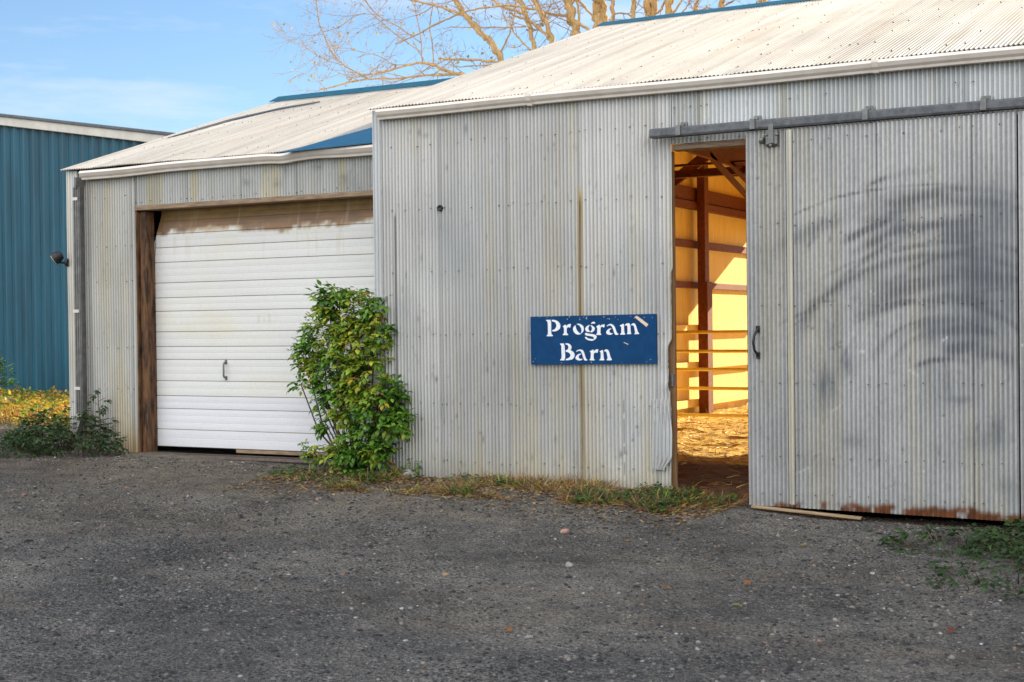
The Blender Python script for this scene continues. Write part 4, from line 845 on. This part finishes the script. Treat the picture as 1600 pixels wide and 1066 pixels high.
stone('rounded grey rock leaning at the foot of the barn wall',gz1(-6.66,-.12),.068,M['stone'],4,.85)
stone('pinkish flat stone on the dirt below the leafy shrub',pg(535,743),.045,M['pinkstone'],5,.5)
stone('pink stone lying alone on the gravel below the sign',pg(883,832),.03,M['pinkstone'],6,.6)
stone('round tan stone on the gravel below the wall sign',pg(890,885),.025,M['stone'],7,.8)
stone('yellowish stone on the gravel below the barn corner',pg(696,900),.02,M['plank'],8,.75)
stone('pale pebble near the bottom of the photo centre',pg(826,997),.018,M['stone'],9,.6)
stone('off white pebble on dark gravel in front of the large door',pg(1363,897),.017,M['stone'],10,.6)
def fleaf(label,px,py,L,col,yaw):
    p=np.array(pg(px,py))+np.array([0,0,.012]); t=Leaves()
    for k in range(5): a=yaw+(k-2)*.62; t.leaf(p+np.array([0,0,.003*k]),(math.cos(a),math.sin(a),.12),UP,L*(1-.16*abs(k-2)),L*.34,np.array(col)*RS.uniform(.85,1.1),.3,.1)
    tag(t.build('fallen_leaf',M['leaf']),label,'leaf','fallen leaves on the gravel')
OR=(.5,.17,.02)
fleaf('bright orange fallen leaf on the gravel in front of the open door',1163,915,.05,OR,.4)
fleaf('orange fallen leaf left of the brightest one on the gravel',1042,922,.05,(.45,.16,.02),2.4)
fleaf('small orange fallen leaf nearest the bottom of the photo',792,989,.04,OR,1.2)
fleaf('yellow green fallen leaf on gravel below the open door',1157,951,.05,(.4,.38,.08),3.0)
fleaf('dark reddish fallen leaf on the gravel at lower right',1480,990,.05,(.25,.06,.02),.2)
fleaf('yellow fallen leaf on the gravel before the rusty door bottom',1255,855,.045,(.45,.35,.05),5.)
mb=MB(); a=np.array(gz1(-3.55,-.16)); b=np.array(gz1(-2.72,-.13)); mb.beam(a+np.array([0,.03,.028]),b+np.array([0,.03,.022]),.05,.02); tag(mb.build('wood_plank',M['plank'],bevel=.005),'pale wooden board lying on the gravel under the sliding door','board')
mb=MB(); x0,x1=-9.95,-7.6
mb.box(x0,x1,.36,.375,.225,.25); mb.box(x0,x1,.53,.545,.225,.25)
for i in range(90): xx=x0+(x1-x0)*i/89.; mb.box(xx-.005,xx+.005,.375,.53,.23,.247)
tag(mb.build('metal_grate',M['rustgrate']),'narrow steel grate set in the ground along the white door','grate')
# straw on the barn floor
lv=Leaves()
for i in range(9000):
    x=RS.uniform(-6.9,-3.2); y=RS.uniform(.3,9.9); 
    if RS.rand()>.15+.85*float(sstep(2.6,3.6,y)): continue
    z=FZ(x,y)+.012; lv.blade((x,y,z),rdir()*np.array([1,1,.2])+np.array([0,0,.1]),RS.uniform(.05,.16),RS.uniform(.005,.011),rcol([(.75,.58,.2),(.65,.46,.12),(.4,.24,.06),(.8,.66,.3)],.3) if y>2.6 or RS.rand()<.3 else rcol([(.14,.07,.025),(.28,.16,.06)]),.1)  # front straw sparser, with shade painted into its darker colours
tag(lv.build('straw',M['dry']),'loose straw and chips over the barn floor','straw',None,'stuff')

# ================================================================== BARE TREES behind the roofs
def pathY(pts,Y): return [at(x,y,Y+dy) for (x,y,dy) in [(p+(0,))[:3] for p in pts]]
def smooth_path(P,it=2):
    P=[np.array(p) for p in P]
    for _ in range(it):
        Q=[P[0]]
        for a,b in zip(P[:-1],P[1:]): Q+=[a*.75+b*.25,a*.25+b*.75]
        P=Q+[P[-1]]
    return P
def grow(mb,lv,p,d,L,r,lvl,up=.12):
    n=4; pts=[p]; dirs=[]; d=np.array(d)
    for i in range(n):
        d=d+rdir()*.22+UP*up*.5; d/=np.linalg.norm(d); pts.append(pts[-1]+d*L/n); dirs.append(d)
    mb.tube(pts,list(np.linspace(r,max(r*.35,.0018),n+1)),4 if r<.02 else 6,1,False)
    if lvl>0:
        for i in range(1,n+1):
            for q in range(1 if i<n else 2):
                if RS.rand()<.85:
                    dd=dirs[i-1]*.75+rdir()*.75; grow(mb,lv,pts[i],dd/np.linalg.norm(dd),L*RS.uniform(.4,.65),max(r*.5,.003),lvl-1,up)
    elif RS.rand()<.10:
        lv.leaf(pts[-1],rdir(),UP+rdir(),RS.uniform(.05,.08),.05,np.array([.4,.3,.05])*RS.uniform(.6,1.2))
def tree(label,Y,base_px,fork_px,limbs,tw,trunk_w):
    b=at(base_px,560,Y); b[2]=float(zg(b[0],b[1]))-.1; fork=at(fork_px[0],fork_px[1],Y)
    t=thing('bare_tree',label,'tree',b,'bare trees behind the roofs'); mbt=MB(); mb=MB(); lv=Leaves()
    sc=np.linalg.norm(fork-CAM)/F_; 
    mbt.tube(smooth_path([b,(b*.5+fork*.5)+np.array([.15,.05,0]),fork],1),list(np.linspace(trunk_w*sc*.75,trunk_w*sc*.5,4))[:4] if False else [trunk_w*sc*.75]+[trunk_w*sc*.6]*(len(smooth_path([b,b,fork],1))-2)+[trunk_w*sc*.5],12)
    for pts,w0,w1,ext,tn in limbs:
        Pt=pathY([(p if len(p)==3 else p+(0,)) for p in pts],Y)
        if ext>0:
            dd=Pt[-1]-Pt[-2]; dd/=np.linalg.norm(dd); dd=dd+UP*.25; dd/=np.linalg.norm(dd); e=Pt[-1]
            for i in range(3): dd=dd+rdir()*.12; dd/=np.linalg.norm(dd); e=e+dd*ext/3; Pt.append(e)
        Pt=smooth_path(Pt,2); n=len(Pt); rr=np.linspace(w0*sc/2,w1*sc/2,n)*(1+.10*RS.normal(size=n)); 
        for i in range(1,n-1): Pt[i]=Pt[i]+rdir()*rr[i]*.5
        mb.tube(Pt,list(np.maximum(rr,.003)),10 if w0>5 else 6,0 if w0>3 else 1)
        for i in range(int(tn*tw*1.5)):
            f=RS.uniform(.12,1)*(n-1); k=int(min(f,n-2)); p=Pt[k]+(Pt[k+1]-Pt[k])*(f-k); ax=Pt[k+1]-Pt[k]; ax/=np.linalg.norm(ax)+1e-9
            dd=ax*.55+rdir()*.8; dd/=np.linalg.norm(dd); L=RS.uniform(.25,.8)*(1 if w0<5 else 1.2)
            grow(mb,lv,p,dd,L,min(rr[k]*.5,.012),2 if RS.rand()<.4 else 1)
    o=mbt.build('trunk',[M['bark'],M['twig']],None,smooth=True); adopt(o,t)
    adopt(mb.build('crown',[M['bark'],M['twig']],None,smooth=True),t)
    if lv.V: adopt(lv.build('leaves',M['leaf']),t)
F1=(800,128)
tree('wide bare tree whose long thin branches reach left over the shed ridge',14,812,F1,[
 ([F1,(786,97),(771,68),(752,52),(737,35),(724,20),(712,0),(702,-22)],11,7,1.5,9),
 ([(728,26),(698,13),(673,8),(640,0),(610,-10)],4.5,2,.6,8),
 ([F1,(760,122),(725,118),(696,112),(678,102),(660,97),(640,101),(604,111),(581,117)],6.5,1.6,.2,10),
 ([F1,(740,120),(715,117),(688,115),(640,121),(618,123),(574,123),(539,130),(511,139)],5,1.6,.2,12),
 ([(574,123),(539,104),(526,91),(512,71),(505,51),(498,37),(497,22),(494,5)],2.8,1.2,.1,11),
 ([(535,102),(512,95),(495,87),(477,73),(472,66)],1.6,.8,.1,6),([(505,54),(480,56),(468,53)],1.1,.8,0,3),
 ([(720,21),(692,33),(666,46),(657,52),(640,59),(624,67)],3,1.5,.1,5),([(824,12),(788,8),(752,13),(721,20)],3.6,2.5,0,5),
 ([(678,102),(675,59),(670,45),(676,12)],2.2,1.2,.3,4),([(660,97),(657,52),(650,20)],2,1,.2,4),
 ([(657,67),(624,42),(591,26),(575,8)],2,1.3,.3,7),([(660,82),(631,64),(604,42),(570,12)],1.7,1,.2,7),
 ([(660,97),(615,104),(598,89),(574,83),(552,79)],1.7,.9,.1,6),([(600,24),(557,21),(533,42),(511,49)],1.4,.8,.1,5),
 ([(790,100),(779,97),(732,93),(699,93)],4.5,2,.2,7),([(785,100),(769,101),(719,105)],2.5,1.4,.1,4),([(821,42),(784,43),(710,43)],2.4,1.4,.1,5),
 ([(782,82),(798,50),(804,21),(806,0)],2.8,1.8,.5,5),([(571,21),(540,26),(520,24)],1.2,.8,.1,4)],.9,16)
tree('bare tree with several slender slanting limbs above the roof slope',15.5,858,(852,110),[
 ([(846,105),(837,78),(829,50),(821,22),(813,0),(806,-20)],8,6,1.6,7),
 ([(856,105),(866,67),(857,46),(846,20),(833,0),(824,-20)],8,6,1.6,7),
 ([(866,69),(844,45),(827,32),(812,28)],5,2.5,.3,6),([(840,84),(828,79),(813,63),(804,52)],3.5,1.8,.3,5),([(846,20),(840,0)],3,2,.6,3),
 ([(829,50),(842,46),(850,30)],3,1.5,.3,4),([(821,22),(800,16),(778,6)],5,2.5,.5,6)],.75,16)
tree('thick pale trunked bare tree just left of the barn ridge',16.5,905,(905,75),[
 ([(905,75),(901,56),(893,29),(889,0),(886,-25)],15,11,2.2,6),
 ([(930,58),(921,47),(899,32),(883,25),(870,24),(846,17),(823,13)],5.5,3,.4,8),([(902,50),(906,25),(900,0)],5,3,1.2,6),([(890,10),(905,-10)],4,3,.8,3)],.8,18)
tree('stout double trunked bare tree at the left end of the barn ridge',17.5,945,(940,60),[
 ([(938,60),(936,41),(935,20),(934,0),(930,-25)],19,15,2.2,6),([(948,60),(946,38),(944,15),(938,0),(936,-20)],11,8,1.8,5),
 ([(952,55),(958,31),(957,10),(956,-15)],7,5,1.5,5),([(958,22),(978,20),(992,30)],3,2,.2,3),([(935,36),(915,12),(896,-4)],4,3,.7,4),([(990,45),(989,27),(989,0),(990,-15)],7,5.5,1.5,5)],.8,22)
tree('bare tree with two sunlit trunks behind the barn ridge',18.5,1025,(1022,50),[
 ([(1020,50),(1012,25),(1012,0),(1010,-15)],12,9,2,6),([(1022,50),(1020,25),(1023,0),(1026,-15)],11,8,2,6),([(1030,50),(1046,22),(1046,0),(1048,-12)],12,9,2,6),([(1050,22),(1062,8),(1066,-5)],4,3,.8,4),([(1020,22),(1032,18),(1036,8)],4,2.5,.4,4)],.8,20)
tree('slim bare tree farthest right behind the barn ridge',19.5,1130,(1128,40),[
 ([(1128,40),(1128,13),(1130,0),(1131,-12)],10,8,2,6),([(1120,40),(1084,16),(1091,0),(1094,-10)],5,3.5,1.2,5),([(1140,40),(1186,8),(1188,0),(1190,-10)],7,5.5,1.5,5),([(1160,22),(1194,8),(1197,-4)],6,5,1.2,5),([(1124,15),(1105,12),(1096,16)],3,1.5,.2,5),([(1134,8),(1146,2),(1152,-5)],3,1.8,.4,4),([(1060,24),(1068,18),(1074,10)],2.5,1.6,.4,4)],.8,18)

# ================================================================== LIGHT
A,E_=.37,.46
az=math.atan2(A,1.0); el=math.atan2(E_,math.hypot(A,1))
sd=Vector((math.sin(az)*math.cos(el),math.cos(az)*math.cos(el),math.sin(el)))
sun=bpy.data.lights.new('sun','SUN'); so=bpy.data.objects.new('sun',sun); COL.objects.link(so)
sun.energy=5.0; sun.angle=math.radians(.53); sun.color=(1,.80,.53); so.rotation_euler=sd.to_track_quat('Z','Y').to_euler(); so.location=(20,30,25)
w=bpy.data.worlds.new('World'); S.world=w; w.use_nodes=True; nt=w.node_tree; bg=nt.nodes['Background']
sky=nt.nodes.new('ShaderNodeTexSky'); sky.sky_type='NISHITA'; sky.sun_disc=False; sky.sun_elevation=el; sky.sun_rotation=az; sky.air_density=1.0; sky.dust_density=.1; sky.ozone_density=3.5; sky.altitude=200
def wn(t,**k):
    n=nt.nodes.new(t)
    for a,b in k.items(): setattr(n,a,b)
    return n
tc=wn('ShaderNodeTexCoord'); mp=wn('ShaderNodeMapping'); mp.inputs['Scale'].default_value=(2.6,2.6,14); mp.inputs['Location'].default_value=(.35,.2,.1)
nt.links.new(tc.outputs['Generated'],mp.inputs[0]); cn=wn('ShaderNodeTexNoise'); cn.inputs['Scale'].default_value=1.5; cn.inputs['Detail'].default_value=7; cn.inputs['Roughness'].default_value=.6; nt.links.new(mp.outputs[0],cn.inputs['Vector'])
cr=wn('ShaderNodeValToRGB'); cr.color_ramp.elements[0].position=.50; cr.color_ramp.elements[1].position=.74; cr.color_ramp.elements[1].color=(.6,.6,.6,1); nt.links.new(cn.outputs[0],cr.inputs[0])
mx=wn('ShaderNodeMix',data_type='RGBA'); nt.links.new(cr.outputs[0],mx.inputs[0]); nt.links.new(sky.outputs[0],mx.inputs[6]); mx.inputs[7].default_value=(5.6,5.7,5.9,1)
# unseen cloud bank added opposite the sun (south half) to brighten the fronts
sp=wn('ShaderNodeSeparateXYZ'); nt.links.new(tc.outputs['Generated'],sp.inputs[0])
mr=wn('ShaderNodeMapRange'); mr.inputs[1].default_value=.05; mr.inputs[2].default_value=-.35; nt.links.new(sp.outputs[1],mr.inputs[0])
cn2=wn('ShaderNodeTexNoise'); cn2.inputs['Scale'].default_value=2.2; cn2.inputs['Detail'].default_value=6; nt.links.new(tc.outputs['Generated'],cn2.inputs['Vector'])
c2=wn('ShaderNodeValToRGB'); c2.color_ramp.elements[0].position=.30; c2.color_ramp.elements[1].position=.55; nt.links.new(cn2.outputs[0],c2.inputs[0])
mu=wn('ShaderNodeMath',operation='MULTIPLY'); nt.links.new(mr.outputs[0],mu.inputs[0]); nt.links.new(c2.outputs[0],mu.inputs[1])
mz=wn('ShaderNodeMapRange'); mz.inputs[1].default_value=-.02; mz.inputs[2].default_value=.45; mz.inputs[3].default_value=.12; nt.links.new(sp.outputs[2],mz.inputs[0]); mu2=wn('ShaderNodeMath',operation='MULTIPLY'); nt.links.new(mu.outputs[0],mu2.inputs[0]); nt.links.new(mz.outputs[0],mu2.inputs[1])
m2=wn('ShaderNodeMix',data_type='RGBA'); nt.links.new(mu2.outputs[0],m2.inputs[0]); nt.links.new(mx.outputs[2],m2.inputs[6]); m2.inputs[7].default_value=(17.5,17.3,17.2,1)
nt.links.new(m2.outputs[2],bg.inputs[0]); bg.inputs[1].default_value=.07
S.view_settings.view_transform='Standard'; S.view_settings.look='None'; S.view_settings.exposure=1.35; S.view_settings.gamma=1
